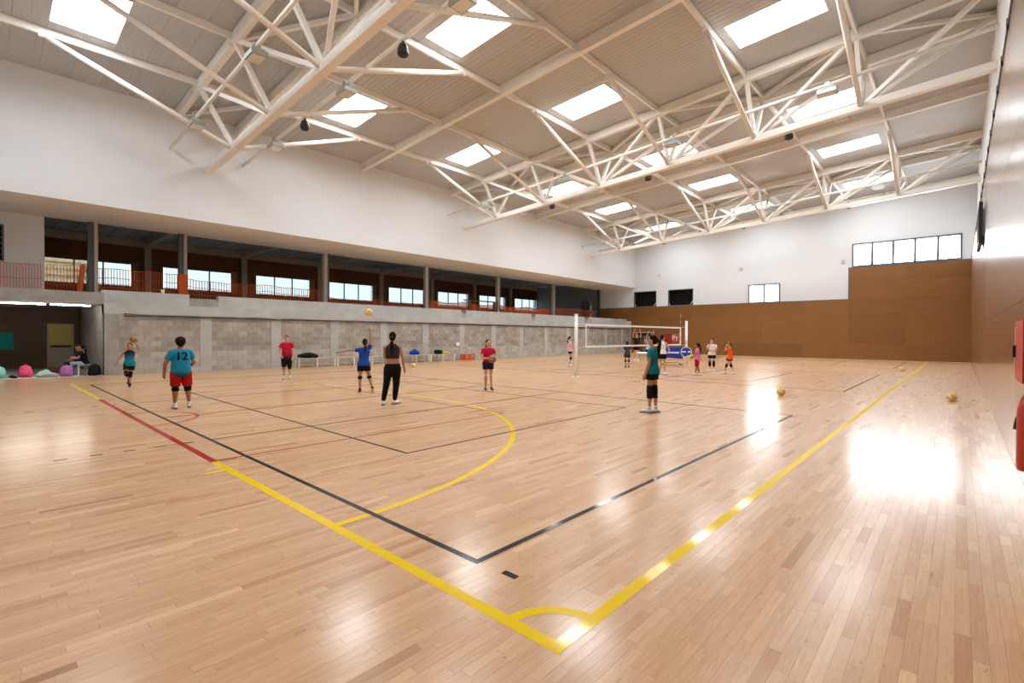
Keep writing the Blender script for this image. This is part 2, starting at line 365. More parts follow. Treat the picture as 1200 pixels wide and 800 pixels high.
# trusses
def build_truss():
    r = thing('roof_truss', '', 'truss', (0, TR[0], 0))
    st = M['steel']; S = .13
    for s in (-1, 1):
        MB().prof_x([(-.1,0),(.1,0),(.1,.34),(-.1,.34)], XU-.05, XRU+.05, zt, s*1.08).build('top_chord', st, r)
    MB().prof_x([(-.125,0),(.125,0),(.125,.25),(-.125,.25)], XU-.05, XRU+.05, zb).build('bottom_chord', st, r)
    def nb(x): return Vector((x, 0, zb(x)+.2))
    def ntp(x, s): return Vector((x, s*1.06, zt(x)+.1))
    ends = [XU+.02]+XN+[XRU-.02]
    for s in (-1, 1):
        for x in XN: MB().bar(nb(x), ntp(x, s), .068).build('vertical_web', st, r)
        for i in range(len(ends)-1):
            a, b = ends[i], ends[i+1]
            (p, q) = (ntp(a+.1, s), nb(b-.12)) if b <= -12.9 else (nb(a+.12), ntp(b-.1, s))
            MB().bar(p, q, .065).build('diagonal_web', st, r)
        for x in XN:
            sm = MB().bar(nb(x)+Vector((0, s*.1, -.03)), Vector((x, s*5.08, zd(x)-.24)), .082, 12).build('purlin_strut', st, r, True)
            MB().bb(x-.055, x+.055, s*5.12-.09, s*5.12+.09, zd(x)-.30, zd(x)-.20).build('strut_plate', st, sm)
            MB().bb(x-.02, x+.02, s*1.2-.07, s*1.2+.07, zt(x)-.06, zt(x)+.02).build('gusset', st, r)
        yr = s*1.32
        def zr(x): return zb(x)+.17+.51
        MB().bar((XU-.02, yr, zr(XU)), (XRU-.02, yr, zr(XRU)), .06, 12).build('light_rail', st, r, True)
    sg = -1
    for i in range(len(ends)-1):
        MB().bar((ends[i], sg*1.0, zt(ends[i])+.2), (ends[i+1], -sg*1.0, zt(ends[i+1])+.2), .06).build('plan_brace', st, r); sg = -sg
    return r
t0 = build_truss(); trs = [t0]
for y in TR[1:]:
    t = copy_tree(t0); t.location = (0, y, 0); trs.append(t)
for t, n in zip(trs, ('nearest to the camera, top left','in the middle of the hall','farthest, close to the end wall')):
    tag(t, 'cream triangular steel roof truss, '+n, 'truss', 'roof trusses')
def zrail(x): return zb(x)+.68
# lamps and loudspeakers hung from the rails
def lamp():
    r = thing('floodlight', '', 'lamp')
    h = MB(); h.box((0,0,-.20),(.40,.30,.10)); h.add([(-.2,-.15,-.15),(.2,-.15,-.15),(.2,.15,-.15),(-.2,.15,-.15),(-.12,-.1,-.06),(.12,-.1,-.06),(.12,.1,-.06),(-.12,.1,-.06)],[(0,3,2,1),(4,5,6,7),(0,1,5,4),(1,2,6,5),(2,3,7,6),(3,0,4,7)])
    h.build('housing', M['lampgrey'], r)
    MB().box((0,0,-.255),(.34,.24,.014)).build('front_glass', M['lampglass'], r)
    b = MB(); b.box((0,0,.0),(.10,.13,.13)); b.box((0,0,-.05),(.06,.06,.08)); b.build('clamp', M['lampgrey'], r)
    return r
def speaker():
    r = thing('loudspeaker', '', 'speaker')
    b = MB(); b.rings([(0,0,-.44,.13,.12),(0,0,-.40,.165,.15),(0,0,-.28,.16,.15),(0,0,-.16,.12,.11),(0,0,-.12,.06,.06)], 12); b.build('cabinet', M['black'], r)
    MB().box((0,0,-.06),(.05,.06,.14)).build('bracket', M['black'], r)
    MB().rings([(0,0,-.455,.10,.09),(0,0,-.435,.115,.105)],12).build('grille', M['rubber'], r)
    return r
TN = ['nearest truss','middle truss','farthest truss']
l0 = lamp(); first = True
for ti, Y in enumerate(TR):
    for s, sn in ((-1,'near-side'),(1,'far-side')):
        for k, x in enumerate((-19.5,-14.15,-8.75,-3.35)):
            o = l0 if first else copy_tree(l0); first = False
            o.location = (x, Y+s*1.32, zrail(x)); o.scale = (1.4,1.4,1.25)
            tag(o, f'grey floodlight on the {sn} rail of the {TN[ti]}, {ORD[k]} from the gallery wall', 'lamp', 'floodlights on the trusses')
s0 = speaker(); first = True
for ti, Y in enumerate(TR):
    for k, x in enumerate((-17.0,-11.15,-5.1)):
        o = s0 if first else copy_tree(s0); first = False
        o.location = (x, Y+1.32, zrail(x))
        tag(o, f'black loudspeaker hanging from the {TN[ti]}, {ORD[k]} from the gallery wall', 'speaker', 'loudspeakers on the trusses')

# ------------------------------------------------------------------ walls
wl = MB().bb(XU-.25, XU, YN, YF, ZS, 10.7).build('wall_left', M['white']); struct(wl, 'white upper wall above the gallery')
MB().bb(XU-.01, XU+.012, YN, YF, ZS-.012, ZS+.95).build('fascia_band', M['white'], wl)
# soffit
so = MB().bb(XG, XU-.001, YN, YF, ZS-.012, ZS+.2).build('ceiling_soffit', M['soffit']); struct(so, 'beige soffit under the white upper wall')
MB().bb(XG-.05, XG+.02, YN, YF, ZS, 7.0).build('drop_edge', M['gbeam'], so)
# far wall : white back, brown panels
DARKW = [(-22.93,-20.66,4.32,5.76),(-19.52,-17.23,4.32,5.76)]
SMALLW = (-12.68,-10.35,4.27,5.76); BIGW = (-5.72,.08,6.58,8.22); DOORF = (-22.7,-21.05,0,1.95)
def wall_with_holes(b, x0, x1, z0, z1, y0, y1, holes):
    X = sorted({x0,x1}|{c for h in holes for c in h[:2]}); Z = sorted({z0,z1}|{c for h in holes for c in h[2:]})
    for i in range(len(X)-1):
        for j in range(len(Z)-1):
            cx, cz = (X[i]+X[i+1])/2, (Z[j]+Z[j+1])/2
            if any(h[0]<cx<h[1] and h[2]<cz<h[3] for h in holes): continue
            b.bb(X[i],X[i+1],y0,y1,Z[j],Z[j+1])
    return b
wf = wall_with_holes(MB(), -35.5, 1.1, 0, 12.3, YF+.02, YF+.3, DARKW+[SMALLW,BIGW,DOORF]).build('wall_far', M['white']); struct(wf, 'far end wall, white above brown panels')
# brown panels on far wall
MB().bb(-21.05,-5.87,YF+.005,YF+.019,0,4.25).bb(-5.87,.52,YF+.005,YF+.019,0,6.5).bb(-23.2,-22.7,YF+.005,YF+.019,0,4.25).bb(-22.7,-21.05,YF+.005,YF+.019,1.95,4.25).build('panel_backing', M['sub'], wf)
def panels_far():
    for (x0,x1,z0,z1) in ((-23.2,-5.87,0,4.25),(-5.87,.52,0,6.5)):
        nz = round((z1-z0)/1.07); 
        zs = [z0+(z1-z0)*i/nz for i in range(nz+1)]
        nx = round((x1-x0)/2.9); xx = [x0+(x1-x0)*i/nx for i in range(nx+1)]
        for i in range(nx):
            for j in range(nz):
                a, b, c, d = xx[i]+.003, xx[i+1]-.003, zs[j]+.003, zs[j+1]-.003
                if a < DOORF[1] and b > DOORF[0] and c < DOORF[3]:
                    for (a2,b2) in ((a,min(b,DOORF[0])),(max(a,DOORF[1]),b)):
                        if b2-a2 > .05: MB().bb(a2,b2,YF-.02,YF+.02,c,min(d,DOORF[3])).build('wall_panel', M['panel'], wf)
                    if d > DOORF[3]+.05: MB().bb(a,b,YF-.02,YF+.02,DOORF[3],d).build('wall_panel', M['panel'], wf)
                    continue
                MB().bb(a,b,YF-.02,YF+.02,c,d).build('wall_panel', M['panel'], wf)
panels_far()
cap = MB(); cap.bb(-27,-5.87,YF-.03,YF+.02,4.25,4.31); cap.bb(-5.93,-5.87,YF-.03,YF+.02,4.31,6.5); cap.bb(-5.93,.52,YF-.03,YF+.02,6.5,6.56)
cap.build('panel_capping', M['frame'], wf)
MB().bb(-27,-23.2,YF-.02,YF+.02,3.0,4.25).build('wall_panel', M['panel'], wf)
MB().bb(-35.2,-27.05,YF-.015,YF+.02,3.0,6.9).build('gallery_shade_panel', M['grey'], wf)  # end wall in gallery shade, the shade put into the grey colour
# windows of far wall
def window(name, x0, x1, z0, z1, n, pane, label, y=YF):
    f = MB(); t = .10
    f.bb(x0,x1,y-.04,y+.2,z0,z0+t); f.bb(x0,x1,y-.04,y+.2,z1-t,z1); f.bb(x0,x0+t,y-.04,y+.2,z0+t,z1-t); f.bb(x1-t,x1,y-.04,y+.2,z0+t,z1-t)
    r = f.build(name, M['frame']); struct(r, label)
    wd = (x1-x0)/n
    for k in range(n):
        MB().bb(x0+k*wd+.03,x0+(k+1)*wd-.03,y+.06,y+.07,z0+t,z1-t).build('pane', pane, r)
        if k: MB().bb(x0+k*wd-.07,x0+k*wd+.07,y-.02,y+.16,z0+t,z1-t).build('mullion', M['frame'], r)
    return r
window('window_1', *BIGW, 5, M['glass'], 'long bright window of five panes above the tall brown panels')
window('window_2', *SMALLW, 2, M['glass'], 'small bright window of two panes above the brown panels')
for k, h in enumerate(DARKW):
    f = MB(); x0,x1,z0,z1 = h
    for q in ((x0,x1,z0,z0+.04),(x0,x1,z1-.04,z1),(x0,x0+.04,z0,z1),(x1-.04,x1,z0,z1)): f.bb(q[0],q[1],YF+.0,YF+.25,q[2],q[3])
    r = f.build(f'window_{k+3}', M['frame']); struct(r, 'black unlit opening in the white wall, '+('left' if k == 0 else 'right')+' of the pair')
    MB().bb(x0-.1,x1+.1,YF+.9,YF+.95,z0-.35,z1+.35).build('dark_backing', M['void'], r)
    bx = MB(); bx.bb(x0-.1,x1+.1,YF+.3,YF+.95,z0-.35,z0-.3); bx.bb(x0-.1,x1+.1,YF+.3,YF+.95,z1+.3,z1+.35); bx.bb(x0-.1,x0-.05,YF+.3,YF+.95,z0-.3,z1+.3); bx.bb(x1+.05,x1+.1,YF+.3,YF+.95,z0-.3,z1+.3)
    bx.build('dark_reveal', M['void'], r)
    br = MB(); br.bar((x1-.3,YF+.15,z0+.04),(x1-.03,YF+.15,z0+.45),.02); br.bar((x0+.12,YF+.15,z0+.04),(x0+.03,YF+.15,z0+.25),.02); br.build('brace', M['wht'], r)
# door in the far wall
d = MB(); x0,x1 = DOORF[:2]
d.bb(x0,x0+.10,YF-.05,YF+.25,0,1.95); d.bb(x1-.06,x1,YF-.05,YF+.25,0,1.95); d.bb(x0+.1,x1-.06,YF-.05,YF+.25,1.87,1.95)
d = d.build('door_1', M['colg']); struct(d, 'dark doorway in the brown far wall behind the net')
MB().bb(x0+.1,x1-.06,YF-.03,YF+.1,1.62,1.87).build('transom', M['void'], d)
for a, b in ((x0+.1,(x0+x1)/2+.01),((x0+x1)/2+.03,x1-.06)): MB().bb(a,b,YF+.12,YF+.17,.01,1.62).build('door_leaf', M['dbrown'], d)
# fixtures on the white far wall
for k, (x, z) in enumerate(((-20.35,7.11),(-13.29,7.08),(-6.26,7.05))):
    o = MB().box((0,-.05,0),(.22,.10,.24)).box((0,-.11,-.02),(.13,.03,.13)).build('wall_sensor', mat('grey_box', (.55,.54,.52), .5)); o.location = (x, YF+.02, z)
    tag(o, 'small grey box high on the white far wall, '+ORD[k]+' from the left', 'sensor', 'grey boxes on the far wall')
# red signs near the door
r = thing('wall_sign', 'red and orange sign with white lettering on brown wall behind the net', 'sign', (-19.1, YF-.03, 1.33))
MB().bb(-.66,.0,-.015,.01,-.46,.46).build('dark_board', M['dred'], r)
b2 = MB().bb(.0,.62,-.03,.01,-.26,.46).build('bright_board', M['sign'], r)
lt = MB(); lt.bb(.06,.13,-.036,-.03,-.08,.32); lt.bb(.13,.30,-.036,-.03,.24,.32); lt.bb(.13,.30,-.036,-.03,.06,.14); lt.bb(.25,.31,-.036,-.03,.1,.28); lt.bb(.40,.47,-.036,-.03,-.16,.24); lt.bb(.47,.57,-.036,-.03,.1,.18)
lt.build('lettering', M['wht'], b2)
MB().bb(-.75,-.70,-.01,.01,-.1,.46).build('orange_edge', M['sign'], r)
# right wall
wr = MB(); wr.bb(XR+.03, XR+.4, YN, YF+.3, 0, 6.5); wr = wr.build('wall_right', M['sub']); struct(wr, 'varnished brown panel wall along the right side')
ny = 18
for i in range(ny):
    y0 = YN+(YF-.03-YN)*i/ny+.003; y1 = YN+(YF-.03-YN)*(i+1)/ny-.003
    for (z0,z1) in ((0,1.98),(1.98,4.25),(4.25,6.5)):
        MB().bb(XR,XR+.03,y0,y1,z0+.003,z1-.003).build('wall_panel', M['panel_gloss'], wr)
wru = MB().bb(XRU, XRU+.3, YN, YF+.3, 6.4, 12.3).build('wall_right_upper', M['white']); struct(wru, 'white strip of wall between the brown panels and the roof')
tr = MB(); tr.bb(XR-.02, XRU, YN, YF, 6.5, 6.56); tr = tr.build('trim_1', M['frame']); struct(tr, 'dark capping along the top of the right wall panels')
for k in range(30):
    y = YN+1+k*1.4; MB().bb(XR-.03, XR+.06, y, y+.06, 6.44, 6.60).build('clip', M['black'], tr)
# near wall (behind the camera)
wn = MB().bb(-35.5, 1.1, YN-.3, YN, 0, 12.3).build('wall_near', M['white']); struct(wn, 'near end wall behind the camera')
for i in range(8): MB().bb(-23.2+i*2.96+.003,-23.2+(i+1)*2.96-.003,YN,YN+.03,0,4.25).build('wall_panel', M['panel'], wn)

# concrete wall below the gallery
YA = 3.17
cw = MB().bb(XC-.25, XC-.036, YA, YF, 0, 2.28).build('wall_left_lower', M['mortar']); struct(cw, 'concrete block wall below the gallery')
MB().bb(XC-.5, XC, YA, YF, 2.28, 2.68).build('ring_beam', M['conc_l'], cw)
pil = [3.385]+[6.47+2.853*k for k in range(13)]
for k, y in enumerate(pil): MB().bb(XC-.1, XC, y-.215, y+.215, 0, 2.28).build('pilaster', M['conc'] if k == 0 else M['conc_l'], cw)
bl = []
for k in range(len(pil)):
    a = pil[k]+.215; b = (pil[k+1]-.215) if k+1 < len(pil) else YF
    n = max(1, round((b-a)/.405)); wd = (b-a)/n
    for c in range(11):
        zc = c*.207; sh = wd/2 if c % 2 else 0
        e = [a]+[a+sh+wd*i for i in range(0 if sh else 1, n)]+[b]
        for i in range(len(e)-1): bl.append((e[i], e[i+1], zc, zc+.207, c < 4))
BM = []
for kk, q in enumerate((.90,.97,1.03,1.10)):
    BM.append(mat('light_block_%s' % 'abcd'[kk], tuple(c*q for c in (.53,.495,.44)), .9, spec=.15, noise=(1.6,.3), bump=(40,.2)))
for kk, q in enumerate((.87,.96,1.04,1.12)):
    BM.append(mat('grey_block_%s' % 'abcd'[kk], tuple(c*q for c in (.44,.40,.35)), .9, spec=.15, noise=(1.5,.32), bump=(40,.2)))
cache = {}
rest = MB()
for i, (y0,y1,z0,z1,lo) in enumerate(bl):
    dx = random.uniform(0,.008)
    if i < 300:
        mv = random.randrange(4)+(0 if lo else 4); key = (round(y1-y0,3), mv)
        if key not in cache: cache[key] = MB().bb(-.08,0,.006,y1-y0-.006,.005,.202).mesh('concrete_block', BM[mv])
        o = obj('concrete_block', cache[key], cw); o.location = (XC-.025+dx, y0, z0)
    else: rest.bb(XC-.105+dx, XC-.025+dx, y0+.006, y1-.006, z0+.005, z1-.005, random.randrange(4)+(0 if lo else 4))
o = rest.build('concrete_blocks_beyond', BM, cw); o['kind'] = 'stuff'
# upper riser with notches
rs = struct(MB().bb(XB, XC2-.3, YA-.0, YF, 2.85, 3.05).build('floor_gallery', M['conc']), 'gallery floor slab')
yy = YA
for (n0,n1) in ((5.99,7.08),(21.1,21.5),(28.1,28.55),(35.15,35.7),(YF,YF)):
    MB().bb(XC2-.35, XC2, yy, n0, 2.60, 3.18).build('upper_riser', M['conc_l'], cw)
    if n1 > n0: MB().bb(XC2-.35, XC2, n0, n1, 2.60, 2.98).build('step', M['conc'], cw)
    yy = n1
cb = MB()
for q in range(3):
    pts = []; n = 40
    for i in range(n+1):
        y = 3.75+(41.9-3.75)*i/n; pts.append((XC+.03+.012*q, y, 2.30-.035*q-.05*abs(math.sin(i*1.3+q))*(1.4-q*.3)*(1.0 if i < 14 else .35)))
    cb.path(pts, .013, 5, round_ends=False)
tag(cb.build('cable_run', M['cable']), 'loose dark cables strung along the top of the concrete block wall', 'cable')
bx = MB().box((0,0,0),(.06,.24,.22)).box((.035,0,0),(.012,.18,.16)).build('junction_box', M['wht']); bx.location = (XC+.03, 20.35, 1.0); tag(bx, 'white junction box on the concrete wall above the orange crate', 'electric box')

# lobby recess at the left
AZ = 2.63; AB = -29.5
sl = MB(); sl.bb(AB-.4, XC, YN, YA, AZ, 3.05); sl = sl.build('ceiling_recess', M['conc']); struct(sl, 'concrete slab edge over the recess')
MB().bb(AB-.3, XC, YN, YA+.05, -.3, .0).build('floor_recess', M['conc_l'])['kind'] = 'structure'
rw = MB().bb(AB-.3, XC-.02, YA, YA+.22, 0, AZ).build('wall_recess_side', M['conc']); struct(rw, 'concrete side wall of the recess')
MB().bb(AB, AB+1.0, YA-.06, YA, 0, AZ).build('dark_corner_panel', M['abrown'], rw)
rb = MB().bb(AB-.3, AB-.05, YN, YA, 0, AZ).build('wall_recess_back', M['sub']); struct(rb, 'dark brown boarded back wall of the recess')
for j in range(4):
    z0, z1 = (0,.6,1.25,1.95,AZ)[j], (0,.6,1.25,1.95,AZ)[j+1]
    for (a, b) in ((YN,.45),(.45,2.08),(2.95,YA)): MB().bb(AB-.05, AB, a+.004, b-.004, z0+.012, z1-.012).build('wall_board', M['abrown'], rb)
MB().bb(AB-.05, AB, 2.08, 2.95, 1.97, AZ).build('wall_board', M['abrown'], rb)
dr = MB(); dr.bb(AB-.05,AB+.03,2.08,2.14,0,1.97); dr.bb(AB-.05,AB+.03,2.90,2.96,0,1.97); dr.bb(AB-.05,AB+.03,2.14,2.90,1.92,1.97)
dr = dr.build('door_2', M['doorg']); struct(dr, 'yellowish door in the dark recess, its shading painted as yellow upper and beige lower half')
MB().bb(AB-.04,AB+.01,2.14,2.90,1.0,1.92).build('upper_panel', M['doory'], dr); MB().bb(AB-.04,AB+.01,2.14,2.90,.02,1.0).build('lower_panel', M['doorg'], dr)  # light and shade on the door put into the two half colours
MB().bar((AB+.06,2.18,.97),(AB+.06,2.86,.97),.045,8).build('push_bar', M['black'], dr)
bn = MB(); bn.add([(AB+.01,YN+.2,.95),(AB+.01,1.05,.95),(AB+.01,1.05,1.55),(AB+.01,YN+.2,1.6),(AB+.03,YN+.2,.95),(AB+.03,1.05,.85),(AB+.03,1.05,1.55),(AB+.03,YN+.2,1.6)],[(0,3,2,1),(4,5,6,7),(0,1,5,4),(1,2,6,5),(2,3,7,6),(3,0,4,7)])
tag(bn.build('cloth_banner', M['teal']), 'teal cloth banner on the dark wall left of the yellow door', 'banner')
for k, (a,b) in enumerate(((.50,1.68),(1.76,2.90))):
    r = thing('tube_light', 'fluorescent tube light at the recess edge, '+('left one at the picture border' if k == 0 else 'right one beside the concrete pier'), 'lamp', (-24.0, (a+b)/2, AZ))
    L2 = (b-a)/2
    MB().bb(-.08,.08,-L2,L2,-.035,0).build('batten', M['wht'], r)
    MB().path([(0,-L2+.03,-.055),(0,L2-.03,-.055)], .018, 8).build('tube', M['tube'], r)

# ------------------------------------------------------------------ gallery
gf = MB().bb(XB-.1, XG+.0, YN, YA, 2.9, 3.05).build('floor_landing', M['conc']); gf['kind'] = 'structure'
ww = MB().bb(XG-.2, XG, YN, .1, 3.05, ZS).bb(XG-.2, XG, .72, 1.83, 3.05, ZS).bb(XG-.2, XG, .1, .72, 3.05, 4.27).bb(XG-.2, XG, .1, .72, 5.66, ZS).build('wall_landing', M['white']); struct(ww, 'white wall beside the gallery at the far left')
wd5 = MB(); wd5.bb(XG-.15,XG+.03,.1,.16,4.27,5.66); wd5.bb(XG-.15,XG+.03,.66,.72,4.27,5.66); wd5.bb(XG-.15,XG+.03,.16,.66,4.27,4.33); wd5.bb(XG-.15,XG+.03,.16,.66,5.6,5.66)
wd5 = wd5.build('window_5', M['frame']); struct(wd5, 'dark framed window in the white wall at left border')
MB().bb(XG-.1,XG-.09,.16,.66,4.33,5.6).build('pane', M['glass_t'], wd5)
for q in range(5): MB().bb(XG-.06,XG-.03,.16,.66,4.5+q*.22,4.53+q*.22).build('slat', M['frame'], wd5)
WW = [(2.27+5.18*k, 2.27+5.18*k+3.72) for k in range(8)]; WZ = (4.2, 5.53)
gb = MB(); ys2 = [YN]+[c for p in WW for c in p]+[YF]
gb.bb(XB-.25,XB,YN,YF,3.0,WZ[0]); gb.bb(XB-.25,XB,YN,YF,WZ[1],7.0)
for i in range(0, len(ys2)-1, 2): gb.bb(XB-.25,XB,ys2[i],min(ys2[i+1],YF),*WZ)
gb = gb.build('wall_gallery_back', M['dbrown']); struct(gb, 'dark brown back wall of the gallery with windows')
MB().bb(XB,XB+.12,YN,YF,6.52,6.95).build('ring_beam', M['gbeam'], gb)
for k in range(8):
    y = 6.72+5.18*k-.0
    if y < YF-.5: MB().bb(XB,XB+.2,y-.16,y+.16,3.0,6.52).build('pilaster', M['gbeam'], gb)
for k, (a,b) in enumerate(WW):
    f = MB(); f.bb(XB-.1,XB+.03,a,b,WZ[0],WZ[0]+.05); f.bb(XB-.1,XB+.03,a,b,WZ[1]-.05,WZ[1]); f.bb(XB-.1,XB+.03,a,a+.05,WZ[0]+.05,WZ[1]-.05); f.bb(XB-.1,XB+.03,b-.05,b,WZ[0]+.05,WZ[1]-.05)
    r = f.build(f'window_{6+k}', M['frame']); struct(r, f'three-pane gallery window, {ORD[k]} from the left')
    for q in range(3):
        p0 = a+.05+(b-a-.1)*q/3; p1 = a+.05+(b-a-.1)*(q+1)/3
        MB().bb(XB-.03,XB-.02,p0+.02,p1-.02,WZ[0]+.05,WZ[1]-.05).build('pane', M['glass_t'], r)
        if q: MB().bb(XB-.06,XB+.02,p0-.03,p0+.03,WZ[0]+.05,WZ[1]-.05).build('mullion', M['frame'], r)
    MB().bb(XB-.02,XB+.1,b,b+.32,WZ[0]-.1,WZ[1]+.05).build('shutter_post', mat('brown_jamb', (.30,.17,.07), .6) if k == 0 else bpy.data.materials['brown_jamb'], r)
gc = MB().bb(XB-.25, XG, YN, YF, 6.95, 7.1).build('ceiling_gallery', M['gceil']); struct(gc, 'dark metal deck ceiling of the gallery')
for k in range(9):
    y = 1.55+5.18*k
    if y < YF: MB().bb(XB, XG-.05, y-.13, y+.13, 6.62, 6.95).build('cross_beam', M['gbeam'], gc)
for k in range(60):
    y = YN+.3+k*.72
    if y < YF: MB().bb(XB, XG-.05, y, y+.25, 6.91, 6.95).build('deck_rib', M['gceil'], gc)
for k, y in enumerate([3.28]+[TR[0], 13.42, 20.55, 27.52, 34.6, 41.95]):
    r = thing('gallery_column', 'steel column of the gallery, '+ORD[k]+' from the left', 'column', (XG+.16, y, 3.05), 0, 'gallery columns')
    hh = ZS-3.05
    if k in (0,1):
        MB().bb(-.12,.12,-.17,.02,0,hh).build('dark_web', M['cold'], r); MB().bb(-.12,.12,.03,.15,0,hh).build('pale_flange', M['colg'], r)
    elif k == 6: MB().bb(-.1,.1,-.15,.15,0,hh).bb(-.14,.14,-.2,.2,0,.02).build('dark_web', M['cold'], r)
    else:
        MB().bb(-.12,.12,-.17,.04,0,hh).build('pale_flange', M['colg'], r); MB().bb(-.10,.10,.05,.17,0,hh).build('dark_web', M['cold'], r)
    MB().bb(-.2,.2,-.25,.25,0,.03).build('base_plate', M['cold'], r)
    if k == 1: MB().bb(-.13,.13,-.18,.18,.03,1.25).build('orange_wrap', M['orange'], r)
gd = MB().bb(-28.9,-28.0,YF-.06,YF-.02,3.05,5.13).build('door_3', M['cold']); struct(gd, 'grey door at the far end of the gallery'); MB().box((-28.1,YF-.09,4.05),(.04,.05,.14)).build('door_handle', M['wht'], gd)
# orange safety net strung along the gallery edge
def net_strip(name, label, y0, y1, z0, z1, x, step, wv, wh, rows, sag=0):
    b = MB(); n = int((y1-y0)/step)
    def sg(y): return -sag*math.sin(pi*((y-y0) % 3.5)/3.5)+.02*math.sin(y*5)
    for i in range(n+1):
        y = y0+i*step; b.box((x+.01*math.sin(i*1.7), y, (z0+z1)/2+sg(y)*.5), (.004, wv, z1-z0))
    for k in range(rows):
        z = z0+(z1-z0)*k/(rows-1)
        for i in range(n): b.box((x+.006, y0+(i+.5)*step, z+sg(y0+(i+.5)*step)*.8), (.004, step, wh))
    return tag(b.build(name, M['orange']), label, 'safety net', 'orange nets along the gallery')
net_strip('safety_net', 'orange plastic net across the white wall at far left', YN+.2, 1.75, 3.12, 4.22, XG+.1, .085, .018, .02, 3)
net_strip('safety_net', 'orange plastic net before the first gallery windows', 1.9, 6.3, 3.12, 4.30, XG-.02, .10, .022, .024, 4)
net_strip('safety_net', 'orange plastic net between second and third gallery columns', 6.7, 13.2, 3.12, 4.12, XG-.02, .12, .026, .024, 4, .1)
net_strip('safety_net', 'sagging orange net between third and fourth gallery columns', 13.6, 20.3, 3.05, 3.75, XG-.02, .16, .03, .024, 6, .35)
net_strip('safety_net', 'bunched orange net right of the fourth gallery column', 20.8, 27.3, 3.2, 4.0, XG-.02, .1, .05, .05, 7, .25)
net_strip('safety_net', 'bunched orange net around the fifth gallery column', 27.7, 34.4, 3.2, 3.95, XG-.02, .1, .06, .06, 7, .2)
net_strip('safety_net', 'thin reddish net at the far end of the gallery', 34.8, 41.8, 3.2, 4.1, XG-.02, .16, .04, .03, 7, .1)
b = MB(); b.path([(XG+.2,2.84,3.05),(XG+.2,2.90,3.8),(XG+.18,2.96,4.3)], .09, 8); tag(b.build('rolled_net', M['orange']), 'roll of orange net leaning on the first gallery column', 'safety net')
pl = MB(); pl.bb(-26.3,-26.1,23.6,27.0,4.05,4.12); pl.bb(-26.3,-26.1,24.0,24.1,3.1,4.05); pl.bb(-26.3,-26.1,26.6,26.7,3.1,4.05)
tag(pl.build('trestle', mat('weathered_plank', (.26,.14,.05), .8)), 'brown plank trestle on the gallery between fourth and fifth columns', 'trestle')
cp = MB().rings([(0,0,0,.06,.06),(0,0,.16,.07,.07)],12).build('paper_cup', M['wht']); cp.location = (XC2-.15, 5.1, 3.18); tag(cp, 'small white cup on the concrete ledge near second column', 'cup')
# building seen through the first gallery window
ob = MB().bb(-44,-40,-3,4.7,-1,7.2).build('neighbour_house', M['cream']); tag(ob, 'cream house seen through the first gallery window', 'building')
for q in range(4): MB().bb(-40,-39.95,-3,4.7,4.5+q*.42,4.58+q*.42).build('facade_board', mat('brown_board', (.35,.17,.06), .7) if q == 0 else bpy.data.materials['brown_board'], ob)
lg = MB().bb(-44,-40,4.8,60,-1,4.72).build('roof_outside', mat('white_roofing', (.75,.76,.76), .8)); tag(lg, 'pale flat roof outside the gallery windows', 'building')

# ------------------------------------------------------------------ things on the right wall
sb = thing('scoreboard', 'black scoreboard box high on the right wall', 'scoreboard', (XR-.004, 21.6, 5.05))
MB().bb(-.12,-.03,-1.1,1.1,-.62,.62).build('case', M['black'], sb); MB().bb(-.03,0,-1.1,-.9,-.4,.4).build('bracket', M['frame'], sb); MB().bb(-.03,0,.9,1.1,-.4,.4).build('bracket', M['frame'], sb); MB().bb(-.125,-.12,-1.0,1.0,-.5,.5).build('face', M['rubber'], sb)
hc = thing('hose_cabinet', 'red fire hose cabinet on the right wall at the picture border', 'cabinet', (XR, 5.72, 1.19))
MB().bb(-.15,0,-.42,.30,0,.50).build('body', M['redm'], hc); dd = MB().bb(-.165,-.152,-.40,.28,.02,.50).build('door', M['redm'], hc)
MB().bb(-.185,-.166,.18,.21,.2,.3).build('handle', M['black'], dd); MB().bb(-.168,-.1655,.225,.275,.06,.46).build('cream_strip', mat('cream_strip_paint', (.75,.55,.30), .5), dd)  # narrow cream strip along the far edge of the door
fe = thing('fire_extinguisher', 'red fire extinguisher hanging below the red cabinet', 'extinguisher', (XR-.1, 5.50, .52))
MB().rings([(0,0,0,.07,.07),(0,0,.02,.08,.08),(0,0,.48,.08,.08),(0,0,.55,.045,.045),(0,0,.6,.025,.025)],16).build('cylinder', M['redm'], fe, True)
MB().bb(-.02,.02,-.08,.05,.6,.65).build('valve', M['black'], fe); hs = MB().path([(0,.03,.62),(-.03,.14,.56),(-.05,.26,.44),(-.05,.30,.36)],.014,8).build('hose', M['redm'], fe)
MB().path([(-.05,.30,.38),(-.05,.315,.28)],[.02,.035],8,round_ends=False).build('nozzle', M['black'], hs); MB().bb(.07,.1,-.04,.04,.3,.4).build('hook', M['black'], fe)

